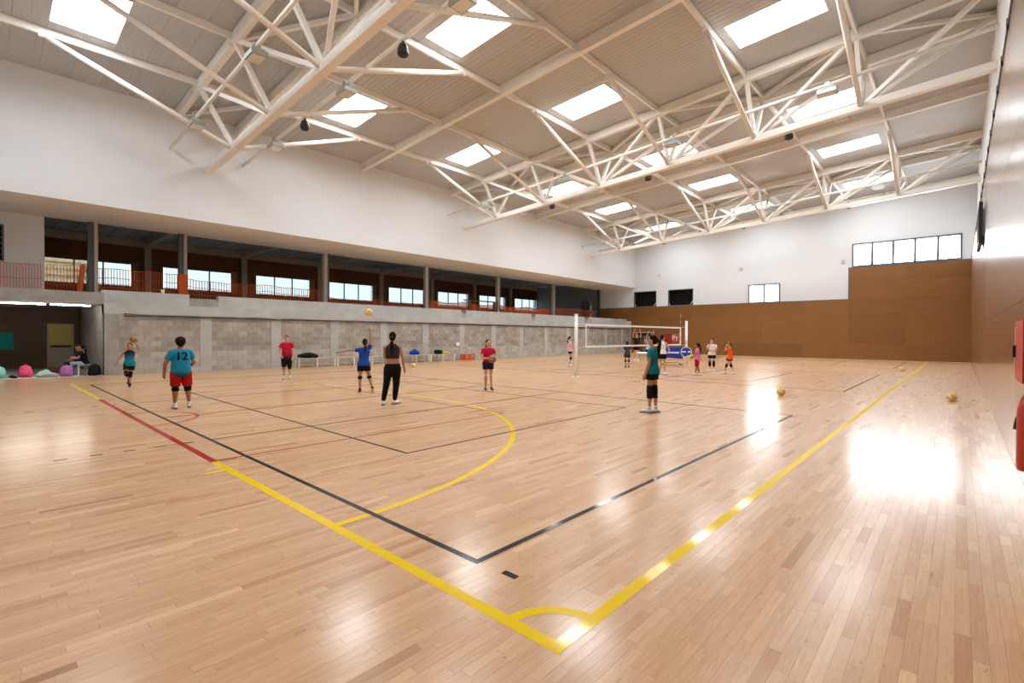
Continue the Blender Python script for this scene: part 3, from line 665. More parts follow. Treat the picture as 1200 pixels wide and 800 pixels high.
# ------------------------------------------------------------------ volleyball net
NX, NY0, NY1 = -10.8, 15.45, 25.68
for k, y in enumerate((NY0, NY1)):
    r = thing('net_post', 'white volleyball net post '+('nearest to the camera' if k == 0 else 'at the far end beside the blue trolley'), 'post', (NX, y, 0), 0, 'net posts')
    MB().path([(0,0,0),(0,0,2.36)], .06 if k == 0 else .065, 14, round_ends=False).build('tube', M['wht'], r, True)
    MB().path([(0,0,2.36),(0,0,2.39)], .08, 14, round_ends=False).build('end_cap', M['tape'], r)
    MB().rings([(0,0,0,.16,.16),(0,0,.015,.14,.14)],16).build('floor_plate', M['colg'], r); MB().box((.0,(.09 if k == 0 else -.09),1.25),(.06,.06,.2)).build('winch', M['colg'], r)
n = thing('volleyball_net', 'volleyball net with white top and bottom tapes across the middle court', 'net', (NX, 0, 0))
y0, y1 = 16.12, 24.92; zt0, zt1, zb0, zb1 = 1.99, 2.0, 1.13, 1.12
def tape(nm, a, b, hgt):
    MB().add([(-.008,a[0],a[1]-hgt/2),(.008,a[0],a[1]-hgt/2),(.008,a[0],a[1]+hgt/2),(-.008,a[0],a[1]+hgt/2),(-.008,b[0],b[1]-hgt/2),(.008,b[0],b[1]-hgt/2),(.008,b[0],b[1]+hgt/2),(-.008,b[0],b[1]+hgt/2)],
             [(0,1,2,3),(7,6,5,4),(0,4,5,1),(1,5,6,2),(2,6,7,3),(3,7,4,0)]).build(nm, M['tape'], n)
tape('top_tape', (y0,zt0), (y1,zt1), .08); tape('bottom_tape', (y0,zb0), (y1,zb1), .07)
MB().bb(-.01,.01,y0-.03,y0+.03,zb0-.03,zt0+.03).build('side_tape', M['tape'], n); MB().bb(-.012,.012,y1-.06,y1+.06,zb1-.03,zt1+.03).build('side_tape', M['tape'], n)
c = MB()
for i in range(1, 88): c.box((0, y0+.1*i, (zb0+zt0)/2), (.004,.004,zt0-zb0-.07))
for i in range(1, 9): c.box((0,(y0+y1)/2, zb0+(zt0-zb0)*i/9), (.004,y1-y0,.004))
o = c.build('net_cords', M['netw'], n); o['kind'] = 'stuff'
for (a, za, b, zb_) in ((NY0,2.05,y0,zt0),(NY0,1.05,y0,zb0),(y1,zt1,NY1,2.08),(y1,zb1,NY1,1.05)): MB().bar((0,a,za),(0,b,zb_),.006,6).build('rope', M['tape'], n)
M['antred'] = mat('antenna_red', (.6,.03,.02), .4)
for yy in (y0+.3, y1-.02):
    a = MB()
    for q in range(9): a.path([(.012,yy,zb0+.1+q*.165),(.012,yy,zb0+.1+(q+1)*.165)], .008, 6, q % 2, round_ends=False)
    a.build('antenna', [M['tape'], M['antred']], n)
# blue ball trolley and disc by the far post
tr_ = thing('ball_trolley', 'blue fabric ball trolley on white legs beside the far net post', 'trolley', (-11.55, 25.6, 0), math.radians(35))
MB().add([(-.5,-.28,.42),(.5,-.28,.34),(.5,.28,.34),(-.5,.28,.42),(-.52,-.3,.96),(.52,-.3,.96),(.52,.3,.96),(-.52,.3,.96)],[(0,3,2,1),(4,5,6,7),(0,1,5,4),(1,2,6,5),(2,3,7,6),(3,0,4,7)]).build('basket', M['blue'], tr_)
MB().bb(-.30,.30,-.318,-.292,.64,.72).build('white_stripe', M['wht'], tr_)
for sx in (-.45,.45):
    for sy in (-.25,.25): lg_ = MB().bar((sx,sy,.06),(sx,sy,.5),.016,8).build('leg', M['wht'], tr_); MB().ell((sx,sy,.04),(.04,.025,.04),10).build('castor', M['rubber'], lg_)
MB().bar((-.45,-.25,.12),(.45,-.25,.12),.012,6).bar((-.45,.25,.12),(.45,.25,.12),.012,6).build('rail', M['colg'], tr_)
dc = thing('target_disc', 'round blue disc with pale lime rim on the far net post', 'disc', (NX+.06, NY1-.14, .72), math.radians(25))
MB().path([(0,.0,0),(0,-.03,0)], .255, 28, round_ends=False).build('plate', M['blue'], dc)
ring = MB(); vs = []; nn = 32
for i in range(nn):
    a = 2*pi*i/nn
    for (rr, yy) in ((.245,-.035),(.285,-.035),(.285,.005),(.245,.005)): vs.append((rr*math.cos(a), yy, rr*math.sin(a)))
ring.add(vs, [(4*i+k, 4*i+(k+1) % 4, 4*((i+1) % nn)+(k+1) % 4, 4*((i+1) % nn)+k) for i in range(nn) for k in range(4)]).build('rim', M['lime'], dc)
MB().bb(-.22,-.02,-.037,-.030,-.02,.05).bb(.08,.22,-.037,-.030,-.02,.05).build('white_bars', M['wht'], dc)

# ------------------------------------------------------------------ benches and things by the left wall
def bench():
    r = thing('bench', '', 'bench'); L = 1.88
    for y in (.06, L/2, L-.06):
        for x in (-.18, .18): MB().bar((x,y,0),(x,y,.40),.022).build('leg', M['wht'], r)
        MB().bar((-.18,y,.38),(.18,y,.38),.02).build('cross_bar', M['wht'], r)
    for x in (-.15,-.05,.05,.15): MB().bb(x-.043,x+.043,0,L,.405,.43).build('seat_slat', M['slat'], r)
    for x in (-.1,.06): MB().bb(x-.04,x+.04,.03,L-.03,.12,.14).build('shelf_slat', M['slat'], r)
    return r
b0 = bench()
for k in range(5):
    o = b0 if k == 0 else copy_tree(b0); o.location = (-22.72, 10.0+1.92*k, 0)
    tag(o, 'white steel bench with pale wooden slats, '+ORD[k]+' from the left along the block wall', 'bench', 'benches along the block wall')
def soft(name, label, cat, loc, rz, parts, mats):
    r = thing(name, label, cat, loc, rz)
    for nm, fn, mt in parts: fn(MB()).build(nm, mats[mt], r, True)
    return r
C = lambda n, c: mat(n, c, .85, spec=.15, bump=(25,.3))
CL = dict(k=C('black_fabric',(.012,.012,.014)), bl=C('blue_bag_fabric',(.012,.06,.42)), pk=C('pink_bag_fabric',(.85,.10,.22)), mint=C('mint_fabric',(.25,.62,.52)), pu=C('purple_fabric',(.42,.16,.36)), gy=C('grey_green_fabric',(.42,.47,.40)), mar=C('maroon_fabric',(.10,.02,.03)), yl=C('yellow_fabric',(.75,.62,.08)))
soft('sports_bag', 'black sports bag lying on the first bench', 'bag', (-22.72,10.55,.43), 0, [('body', lambda b: b.ell((0,0,.12),(.17,.50,.115)), 'k'), ('strap', lambda b: b.path([(.05,-.3,.2),(.05,-.1,.25),(.05,.15,.25),(.05,.3,.2)],.018,8), 'k'), ('pocket', lambda b: b.ell((.1,.3,.10),(.1,.18,.09)), 'k')], CL)
soft('sports_bag', 'blue bag lying on the fourth bench', 'bag', (-22.72,16.7,.43), 0, [('body', lambda b: b.path([(0,-.26,.11),(0,0,.18),(0,.26,.10)],[.10,.17,.09],12), 'bl'), ('handle', lambda b: b.path([(0,-.12,.28),(0,-.03,.34),(0,.1,.28)],.014,8), 'bl')], CL)
soft('sports_bag', 'black bag standing on the fifth bench', 'bag', (-22.72,18.45,.43), 0, [('body', lambda b: b.path([(0,-.2,.135),(0,.15,.125)],[.13,.12],12), 'k'), ('handle', lambda b: b.path([(0,-.1,.2),(0,-.02,.27),(0,.08,.2)],.012,8), 'k')], CL)
soft('folded_shirt', 'yellow shirt lying beside the black bag on the fifth bench', 'shirt', (-22.72,18.95,.43), 0, [('cloth', lambda b: b.path([(0,-.17,.06),(0,0,.10),(0,.2,.06)],[.05,.09,.05],10), 'yl'), ('sleeve', lambda b: b.path([(.05,.1,.04),(.14,.2,.03)],[.04,.03],8), 'yl')], CL)
cr = thing('crate', 'orange plastic crate on the floor against the block wall', 'crate', (-22.85, 20.85, 0))
MB().bb(-.2,.2,-.42,.42,0,.03).build('bottom', M['orange'], cr)
for k, z in enumerate((.05,.17,.29)):
    MB().bb(.19,.205,-.42,.42,z,z+.07).build('slat', M['orange'], cr); MB().bb(-.205,-.19,-.42,.42,z,z+.07).build('slat', M['orange'], cr)
    for y in (-.42,.41): MB().bb(-.19,.19,y-.005,y+.01,z,z+.07).build('slat', M['orange'], cr)
for y in (-.41,0,.41):
    for x in (-.19,.19): MB().bb(x-.015,x+.015,y-.02,y+.02,.03,.36).build('post', M['orange'], cr)
# bags and clothes at the recess
def backpack(label, loc, rz, c, s=1, trim='k'):
    r = thing('backpack', label, 'backpack', loc, rz)
    MB().rings([(0,0,0,.17*s,.12*s),(0,0,.05*s,.21*s,.16*s),(0,0,.25*s,.20*s,.15*s),(0,0,.38*s,.15*s,.11*s),(0,0,.43*s,.07*s,.05*s)],14).build('body', CL[c], r, True)
    MB().ell((0,.13*s,.15*s),(.14*s,.07*s,.11*s)).build('front_pocket', CL[c], r, True)
    MB().path([(-.05*s,-.02,.42*s),(0,-.03,.48*s),(.05*s,-.02,.42*s)],.012,8).build('grab_loop', CL[trim], r)
    MB().path([(.12*s,-.12*s,.36*s),(.18*s,-.2*s,.2*s),(.13*s,-.13*s,.04*s)],.016,8).build('shoulder_strap', CL[trim], r)
    return r
backpack('bright pink backpack on the floor at the left', (-24.15,1.15,0), -2.0, 'pk', .95, 'pk')
backpack('purple and pink backpack by the seated people', (-23.72,2.18,0), -1.6, 'pu', .9, 'pu')
backpack('large black backpack leaning below the bench by the concrete pier', (-23.55,2.93,0), -1.2, 'k', .95)
backpack('mint green bag at the left picture border', (-24.2,.50,0), -1.5, 'mint', .9, 'mint')
def heap(label, cat, name, loc, c, pts, rad):
    r = thing(name, label, cat, loc); MB().path(pts, rad, 12, flat=(1,.8)).build('cloth', CL[c], r, True); MB().path([Vector(p)+Vector((.08,.05,-.02)) for p in pts], [q*.7 for q in rad], 10).build('fold', CL[c], r, True); return r
heap('mint green jacket lying at the recess edge', 'jacket', 'jacket', (-24.2,1.62,0), 'mint', [(0,-.1,.12),(0,.05,.16),(0,.14,.08)], [.08,.13,.07])
heap('grey green shirt heaped beside the mint jacket', 'shirt', 'shirt', (-23.82,1.64,0), 'gy', [(0,-.22,.07),(0,0,.12),(0,.22,.08)], [.07,.11,.07])
heap('maroon jacket heaped before the yellow door', 'jacket', 'jacket', (-24.8,1.88,0), 'mar', [(0,-.16,.12),(0,0,.22),(0,.16,.14)], [.10,.16,.10])
heap('black sweater on the floor left of pink backpack', 'sweater', 'sweater', (-23.85,.82,0), 'k', [(0,-.07,.05),(0,0,.07),(0,.05,.05)], [.04,.06,.04])

# ------------------------------------------------------------------ balls
M['bw'] = mat('ball_cream', (.82,.70,.45), .5); M['by'] = mat('ball_yellow', (.70,.42,.03), .5); M['bb'] = mat('ball_brown', (.22,.13,.05), .6); M['bd'] = mat('ball_tan', (.30,.21,.11), .6)
def ball(label, loc, mats, r=.105, rot=(0.4,0.5,0.2)):
    """18 curved panels: six sides of three strips, seams sunk"""
    b = MB(); N = 9; R = Matrix.Rotation(rot[0],3,'X')@Matrix.Rotation(rot[1],3,'Y')@Matrix.Rotation(rot[2],3,'Z')
    for ax in range(3):
        for sg in (-1,1):
            vs = []
            for i in range(N+1):
                for j in range(N+1):
                    u = math.tan((i/N-.5)*pi/2); v = math.tan((j/N-.5)*pi/2)
                    p = [0,0,0]; p[ax] = sg; p[(ax+1)%3] = u; p[(ax+2)%3] = v
                    q = Vector(p).normalized(); edge = i % 3 == 0 or j in (0,N)
                    vs.append(R@(q*(r*(.965 if edge else 1))))
            fs = []; o = len(b.v)
            for i in range(N):
                for j in range(N):
                    f = (i*(N+1)+j,(i+1)*(N+1)+j,(i+1)*(N+1)+j+1,i*(N+1)+j+1); f = f if sg > 0 else f[::-1]
                    b.add([], []); b.f.append(tuple(a+o for a in f)); b.mi.append((i//3+ax) % 2)
            b.v += [tuple(p) for p in vs]
    o = b.build('volleyball', [M[q] for q in mats], None, True); o.location = loc
    return tag(o, label, 'ball', 'volleyballs')
ball('yellow and cream ball lying on the open floor near the right', (-3.46,14.33,.105), ('by','bw'))
ball('tan and cream ball lying nearest to the right wall', (-.12,16.11,.105), ('bw','by'), rot=(1,.2,.5))
ball('yellow ball lying farthest away beside the yellow sideline', (-1.92,28.75,.105), ('by','bw'))
ball('pale yellow ball on the floor before the benches', (-19.4,14.2,.105), ('bw','by'))
ball('yellow ball flying in the air above the girl in blue', (-11.68,7.09,2.15), ('by','bw'))

# ------------------------------------------------------------------ people
SKIN = [mat('skin_light', (.60,.33,.215), .6, spec=.3), mat('skin_tan', (.46,.235,.135), .6, spec=.3), mat('skin_brown', (.34,.165,.09), .6, spec=.3)]
HAIR = dict(dark=mat('dark_hair', (.014,.009,.007), .8, spec=.1), brown=mat('brown_hair', (.035,.02,.011), .8, spec=.1), fair=mat('light_brown_hair', (.20,.10,.04), .75, spec=.15))
def cloth(n, c, r=.85): return mat(n, c, r, spec=.15)
CLO = dict(teal=cloth('teal_jersey',(.012,.215,.29)), tealg=cloth('sea_green_jersey',(.010,.185,.265)), blk=cloth('black_sportswear',(.008,.008,.010)), red=cloth('red_shorts_cloth',(.42,.008,.015)),
           char=cloth('charcoal_top',(.03,.028,.028)), blue=cloth('blue_jersey',(.015,.07,.36)), pink=cloth('light_pink_tee',(.75,.42,.52)), hot=cloth('pink_tee',(.72,.19,.42)), white=cloth('white_tee',(.78,.77,.76)),
           orange=cloth('orange_tee',(.85,.14,.015)), grey=cloth('dark_grey_tee',(.05,.05,.06)), sky=cloth('pale_blue_tee',(.40,.55,.72)), jean=cloth('pale_jeans',(.30,.42,.52)), navy=cloth('navy_shorts',(.012,.014,.04)))
SHOE = dict(white=mat('white_shoe', (.75,.76,.76), .6), black=mat('black_shoe', (.015,.015,.015), .6)); SOCK = mat('white_sock', (.75,.74,.72), .9)
EYE = mat('eye_dark', (.02,.015,.012), .3); LIP = mat('lips', (.40,.13,.11), .5)
def remeshed(b, name, mt, parent, vox, smooth=2):
    me = b.mesh('t', mt); o = bpy.data.objects.new('t', me); COL.objects.link(o)
    md = o.modifiers.new('r', 'REMESH'); md.mode = 'VOXEL'; md.voxel_size = vox; md.use_smooth_shade = True
    if smooth: s = o.modifiers.new('s', 'SMOOTH'); s.iterations = smooth; s.factor = .5
    dg = bpy.context.evaluated_depsgraph_get(); nm = bpy.data.meshes.new_from_object(o.evaluated_get(dg)); nm.name = name
    bpy.data.objects.remove(o); bpy.data.meshes.remove(me)
    nm.materials.clear(); nm.materials.append(mt); nm.polygons.foreach_set('use_smooth', [True]*len(nm.polygons))
    return obj(name, nm, parent)
DEF = dict(hipL=(-.052,0,.52), hipR=(.052,0,.52), knL=(-.058,.012,.285), knR=(.058,.012,.285), anL=(-.06,-.005,.045), anR=(.06,-.005,.045),
           shL=(-.106,-.005,.790), shR=(.106,-.005,.790), elL=(-.135,-.015,.63), elR=(.135,-.015,.63), wrL=(-.14,.035,.49), wrR=(.14,.035,.49))
def person(label, g, rel, H, shirt, shorts, hair=('pony','dark'), skin=0, shoes='white', pads=None, sleeve=.5, hem=.47, short_len=.36, fat=1.0, lean=(0,0), head_turn=0, head_k=1.0, pose={}, lift=0, socks=True, foot_pitch=(0,0), pants=False, number=None, crop=None, foot_yaw=(0.15,-0.15), vox=.009):
    """g ground point; rel 0 = back to the camera, 90 = facing picture left, 180 = facing the camera"""
    heading = math.atan2(g[1], g[0])+math.radians(rel)
    r = thing('person', label, 'person', (g[0], g[1], lift), heading-pi/2)
    J = dict(DEF); J.update(pose)
    lx, ly = lean
    def up(p):      # lean the upper body about the pelvis
        k = max(0, (p[2]-.52)/.33); return (p[0]+lx*k, p[1]+ly*k, p[2])
    J = {k: Vector(up(v) if (k[:2] in ('sh',) or (k[:2] in ('el','wr') and k not in pose)) else v)*H for k, v in J.items()}
    fx = 1+(fat-1); A = .9 if fat <= 1 else fat*.95
    TOR = [(.455,.078,.058),(.50,.096,.068),(.55,.094,.067),(.615,.080*(1 if fat<=1 else 1.12),.057*(1 if fat<=1 else 1.15)),(.68,.084,.058),(.745,.092,.061),(.785,.088,.054),(.812,.066,.043),(.838,.040,.035)]
    def torso(b, z0, z1, inf, cap=True):
        rs = []
        for z, rx, ry in TOR:
            if z0-.001 <= z <= z1+.001:
                c = up((0,0,z)); rs.append((c[0]*H, (c[1]-.004)*H, z*H, (rx*fx+inf)*H, (ry*fx+inf)*H))
        b.rings(rs, 18); return b
    arm = [.031*A,.027*A,.023*A,.017*A]; leg = [.056*fx,.046*fx,.036*A,.033*A,.019*A]
    def mid(p, q, t): return p+(q-p)*t
    hc = Vector(up((0,.008,.926)))*H; hk = head_k*H
    ht = math.radians(head_turn); hf = Vector((-math.sin(ht), math.cos(ht), 0)); hr = Vector((math.cos(ht), math.sin(ht), 0))
    def HP(x, y, z): return hc+hr*(x*hk)+hf*(y*hk)+Vector((0,0,z*hk))
    body = MB(); torso(body, .45, .84, 0)
    nb_ = Vector(up((0,0,.81)))*H
    body.path([nb_, hc-Vector((0,0,.03*hk))], [.034*H*A, .030*H*A], 12)
    # head: skull, jaw, nose, ears
    def hell(b, c, rr, n=16):
        k0 = len(b.v); b.ell((0,0,0), rr, n)
        for i in range(k0, len(b.v)): x, y, z = b.v[i]; b.v[i] = tuple(HP(c[0]+x, c[1]+y, c[2]+z))
    hell(body, (0,-.004,.012), (.044,.054,.056)); hell(body, (0,.014,-.026), (.034,.038,.042)); hell(body, (0,.053,-.008), (.008,.013,.014), 8)
    for s in (-1,1): hell(body, (s*.044,-.004,-.004), (.008,.012,.017), 8)
    for s, S in ((-1,'L'),(1,'R')):
        sh, el, wr = J['sh'+S], J['el'+S], J['wr'+S]
        body.path([mid(Vector((0,0,sh.z+.024*H)), sh, .45), sh, mid(sh,el,.4), el, mid(el,wr,.35), wr], [arm[0]*H,arm[0]*H*1.02,arm[1]*H,arm[2]*H,arm[2]*H*1.0,arm[3]*H], 12)
        # hand: palm, four fingers, thumb
        d = (wr-el).normalized(); inn = Vector((-s,0,0))-d*Vector((-s,0,0)).dot(d)
        if inn.length < .2: inn = Vector((0,1,0))-d*d.y
        inn.normalize(); sd = d.cross(inn)*(s)
        if sd.y < 0 and abs(d.z) > .5: sd = -sd
        pc = wr+d*(.028*H)
        body.path([wr, pc, wr+d*(.05*H)], [.016*H,.020*H,.018*H], 10)
        for q, (off, ln) in enumerate(((.0165,.040),(.0055,.046),(-.0055,.043),(-.0165,.034))):
            p0 = wr+d*(.045*H)+sd*(off*H); p1 = p0+d*(ln*.5*H)+inn*(.004*H); p2 = p0+d*(ln*.92*H)+inn*(.016*H)
            body.path([p0,p1,p2], [.0058*H,.0054*H,.0048*H], 7)
        t0_ = wr+d*(.018*H)+sd*(.016*H); body.path([t0_, t0_+d*(.016*H)+sd*(.014*H)+inn*(.006*H), t0_+d*(.034*H)+sd*(.017*H)+inn*(.012*H)], [.0075*H,.0065*H,.0055*H], 7)
        hp, kn, an = J['hip'+S], J['kn'+S], J['an'+S]
        cal = mid(kn,an,.3)+Vector((0,-.008*H,0))
        body.path([hp, mid(hp,kn,.35), mid(hp,kn,.8), kn, cal, mid(kn,an,.7), an], [leg[0]*H,leg[1]*1.04*H,leg[2]*1.04*H,leg[2]*.95*H,leg[3]*1.06*H,leg[4]*1.2*H,leg[4]*H], 14)
    bd = remeshed(body, 'body', SKIN[skin], r, vox)
    for s in (-1,1):
        e = MB(); hell(e, (s*.018,.044,.006), (.0075,.006,.005), 8); e.build('eye', EYE, r, True)
    e = MB(); hell(e, (0,.050,-.034), (.013,.005,.0045), 8); e.build('mouth', LIP, r, True)
    # hair
    hs, hcol = hair; hm = HAIR[hcol]; hb = MB()
    if hs == 'afro': hell(hb, (0,-.012,.022), (.062,.064,.066)); hell(hb, (.02,-.02,.05), (.035,.035,.03)); hell(hb, (-.03,0,.045), (.03,.035,.03)); hell(hb, (0,-.035,-.01), (.045,.035,.04))
    else:
        hell(hb, (0,-.014,.022), (.0485,.056,.055)); hell(hb, (0,-.030,-.008), (.043,.036,.042))
    ho = remeshed(hb, 'hair', hm, r, .009, 1)
    if hs in ('pony','long'):
        L_ = .19 if hs == 'pony' else .24
        pb = MB().path([HP(0,-.062,.012), HP(0,-.088,-.01), HP(0,-.092,-.07), HP(0,-.084,-L_*.7), HP(.0,-.07,-L_)], [.016*hk,.022*hk,.024*hk,.020*hk,.008*hk], 12)
        pb.build('ponytail', hm, ho, True); hell(q_ := MB(), (0,-.066,.010), (.016,.010,.016), 8); q_.build('hair_tie', CLO['blk'], ho, True)
    # shirt
    sb_ = MB(); inf = .009
    z0s = hem if crop is None else crop
    rs = []
    for z, rx, ry in [(z0s,None,None)]+[t for t in TOR if t[0] > z0s+.01 and t[0] < .83]:
        if rx is None:
            za = [t for t in TOR if t[0] <= z]; za = za[-1] if za else TOR[0]; zb_2 = [t for t in TOR if t[0] >= z][0]; rx, ry = max(za[1],zb_2[1]), max(za[2],zb_2[2])
        c = up((0,0,z)); rs.append((c[0]*H,(c[1]-.004)*H,z*H,(rx*fx+inf+(.013 if z < .6 and crop is None and fat < 1.1 else .006 if fat > 1.1 else 0))*H,(ry*fx+inf+(.013 if z < .6 and crop is None and fat < 1.1 else .006 if fat > 1.1 else 0))*H))
    c = up((0,0,.836)); rs.append((c[0]*H,c[1]*H,.836*H,.050*H*A,.043*H*A)); sb_.rings(rs, 20)
    for S in ('L','R'):
        sh, el = J['sh'+S], J['el'+S]
        if sleeve > 0: sb_.path([mid(Vector((up((0,0,.8))[0]*H,up((0,0,.8))[1]*H,sh.z+.026*H)), sh, .4), sh, mid(sh,el,sleeve)], [(arm[0]+inf)*H,(arm[0]+inf)*H,(arm[1]+inf+.006)*H], 12, round_ends=False)
        else: sb_.path([mid(Vector((0,0,sh.z)), sh, .3), mid(Vector((up((0,0,.8))[0]*H,0,sh.z)), sh, .72)], [(arm[0]+.004)*H,(arm[0]+.004)*H], 12, round_ends=False)
    so_ = remeshed(sb_, 'shirt' if sleeve > 0 else 'tank_top', shirt, r, .010, 2)
    if number:
        cu = bpy.data.curves.new('n', 'FONT'); cu.body = number; cu.size = .155*H; cu.align_x = 'CENTER'; cu.align_y = 'CENTER'; cu.offset = .004*H
        to = bpy.data.objects.new('n', cu); COL.objects.link(to); dg = bpy.context.evaluated_depsgraph_get(); nm = bpy.data.meshes.new_from_object(to.evaluated_get(dg)); bpy.data.objects.remove(to)
        import bmesh
        bm = bmesh.new(); bm.from_mesh(nm); bmesh.ops.triangulate(bm, faces=bm.faces[:]); 
        for _ in range(2): bmesh.ops.subdivide_edges(bm, edges=bm.edges[:], cuts=1, use_grid_fill=True)
        bv = BVHTree.FromObject(so_, bpy.context.evaluated_depsgraph_get())
        for v in bm.verts:
            px, pz = v.co.x, v.co.y+.735*H
            h_ = bv.ray_cast(Vector((px, -1, pz)), Vector((0,1,0)))
            v.co = Vector((px, (h_[0].y if h_[0] else -.08*H)-.004, pz))
        nm2 = bpy.data.meshes.new('number'); bm.to_mesh(nm2); bm.free(); nm2.materials.append(CLO['blk']); obj('number', nm2, so_)
    # shorts / trousers
    sb2 = MB(); c = up((0,0,.55)); inf = .011
    sb2.rings([(0,-.004*H,.455*H,(.082*fx+inf)*H,(.060*fx+inf)*H),(0,-.004*H,.50*H,(.097*fx+inf)*H,(.069*fx+inf)*H),(c[0]*H,(c[1]-.004)*H,.565*H,(.091*fx+inf)*H,(.065*fx+inf)*H)], 18)
    for S in ('L','R'):
        hp, kn, an = J['hip'+S], J['kn'+S], J['an'+S]
        if pants: sb2.path([hp, mid(hp,kn,.4), kn, mid(kn,an,.5), mid(kn,an,.93)], [(leg[0]+.010)*H,(leg[1]+.016)*H,(leg[2]+.015)*H,(leg[3]+.010)*H,(leg[4]+.012)*H], 14, round_ends=False)
        else:
            t = (.52-short_len)/(.52-.285)
            if t <= 1: sb2.path([hp, mid(hp,kn,t*.5), mid(hp,kn,t)], [(leg[0]+.008)*H,(leg[1]*1.02+.014)*H,(leg[1]+.016-.006*t)*H], 14, round_ends=False)
            else: sb2.path([hp, mid(hp,kn,.5), kn, mid(kn,an,(t-1))], [(leg[0]+.008)*H,(leg[1]+.014)*H,(leg[2]+.014)*H,(leg[3]+.014)*H], 14, round_ends=False)
    remeshed(sb2, 'trousers' if pants else 'shorts', shorts, r, .010, 2)
    # knee pads
    if pads:
        for S in ('L','R'):
            hp, kn, an = J['hip'+S], J['kn'+S], J['an'+S]
            a, b2_ = pads
            MB().path([mid(kn,hp,a), mid(kn,hp,a*.4), kn, mid(kn,an,b2_*.5), mid(kn,an,b2_)], [(leg[2]+.007)*H,(leg[2]+.009)*H,(leg[2]+.010)*H,(leg[3]+.009)*H,(leg[3]+.007)*H], 14, round_ends=False).build('knee_pad', CLO['blk'], r, True)
    # shoes and socks
    for k, S in enumerate(('L','R')):
        an = J['an'+S]; kn = J['kn'+S]; fp = foot_pitch[k]; fy = foot_yaw[k]
        f = Vector((math.sin(-fy), math.cos(fy), 0)); f = (f*math.cos(fp)-Vector((0,0,1))*math.sin(fp)); dn = -(Vector((0,0,1))*math.cos(fp)+Vector((math.sin(-fy),math.cos(fy),0))*math.sin(fp))
        base = an+dn*(.018*H)
        sh_ = MB().path([base-f*(.030*H), base-f*(.01*H), base+f*(.04*H)+dn*.004*H, base+f*(.085*H)+dn*(.008*H), base+f*(.11*H)+dn*(.011*H)], [.025*H,.028*H,.025*H,.022*H,.015*H], 12, up=tuple(-dn), flat=(1.0,.95))
        so2 = remeshed(sh_, 'shoe', SHOE[shoes], r, .008, 1)
        MB().path([base-f*(.048*H)+dn*(.022*H), base+f*(.03*H)+dn*(.022*H), base+f*(.118*H)+dn*(.022*H)], [.022*H,.026*H,.020*H], 12, up=tuple(-dn), flat=(1.05,.22), round_ends=True).build('sole', SHOE['black'] if shoes == 'white' else SHOE['white'], so2, True)
        if socks: MB().path([an+dn*.005*H, mid(an,kn,.16)], [(leg[4]+.007)*H,(leg[4]+.006)*H], 12, round_ends=False).build('sock', SOCK if shoes == 'white' else CLO['blk'], r, True)
    return r, J, H, heading

P_ = {}
# girl raising a ball, running towards the camera
H = 1.28
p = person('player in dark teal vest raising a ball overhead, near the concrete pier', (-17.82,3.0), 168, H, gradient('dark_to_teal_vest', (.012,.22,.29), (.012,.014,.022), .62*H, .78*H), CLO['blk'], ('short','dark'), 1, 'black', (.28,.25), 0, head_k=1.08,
    pose=dict(elL=(-.20,-.01,.80), wrL=(-.135,.03,.96), elR=(.175,-.03,.66), wrR=(.225,.05,.53), knR=(.045,.09,.30), anR=(.035,-.10,.16), knL=(-.02,.03,.285), anL=(0,-.01,.045)), foot_pitch=(.1,.9), lean=(-.01,.02), short_len=.38)
ball('tan ball held up by the player in the teal vest', (-17.78,3.10,1.385), ('bd','bb'))
# boy with number 12
H = 1.47
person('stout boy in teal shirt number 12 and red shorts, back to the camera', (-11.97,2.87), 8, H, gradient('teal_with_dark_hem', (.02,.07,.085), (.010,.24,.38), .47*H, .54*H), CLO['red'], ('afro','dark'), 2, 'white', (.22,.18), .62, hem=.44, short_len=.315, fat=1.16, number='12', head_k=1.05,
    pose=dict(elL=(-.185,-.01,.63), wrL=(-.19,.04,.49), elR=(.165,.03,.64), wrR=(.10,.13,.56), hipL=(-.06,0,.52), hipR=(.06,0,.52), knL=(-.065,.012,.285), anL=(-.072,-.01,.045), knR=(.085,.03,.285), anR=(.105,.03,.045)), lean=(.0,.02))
# boy in red
H = 1.52
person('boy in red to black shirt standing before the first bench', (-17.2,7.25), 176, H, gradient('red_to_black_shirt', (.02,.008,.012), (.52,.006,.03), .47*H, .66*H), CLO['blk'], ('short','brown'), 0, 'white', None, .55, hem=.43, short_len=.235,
    pose=dict(elL=(-.145,.01,.64), wrL=(-.125,.05,.50), elR=(.15,.0,.64), wrR=(.10,.10,.535), knL=(-.06,.012,.285), anL=(-.065,-.005,.045)), fat=1.05)
# girl in blue throwing
H = 1.45
person('girl in blue shirt with one arm up and one stretched out', (-11.75,6.98), 5, H, CLO['blue'], CLO['blk'], ('pony','brown'), 1, 'black', (.10,.15), .35, hem=.50, short_len=.40,
    pose=dict(elL=(-.26,.03,.785), wrL=(-.40,.06,.755), elR=(.13,.02,.98), wrR=(.12,.05,1.13), shR=(.10,0,.83), knL=(-.062,.02,.285), anL=(-.065,.0,.05), knR=(.10,.0,.29), anR=(.155,-.06,.075)), foot_pitch=(0,.7), lean=(.02,.02))
# coach
H = 1.62
person('woman in black crop top and black track trousers, back to the camera', (-9.28,6.23), -8, H, CLO['char'], CLO['blk'], ('long','dark'), 1, 'white', None, 0, crop=.635, pants=True,
    pose=dict(elL=(-.115,.06,.65), wrL=(-.06,.13,.60), elR=(.135,-.005,.64), wrR=(.155,.03,.50), knL=(-.085,.02,.285), anL=(-.125,-.01,.045), knR=(.045,.03,.285), anR=(.02,.06,.045)), socks=False, foot_yaw=(.1,-.5))
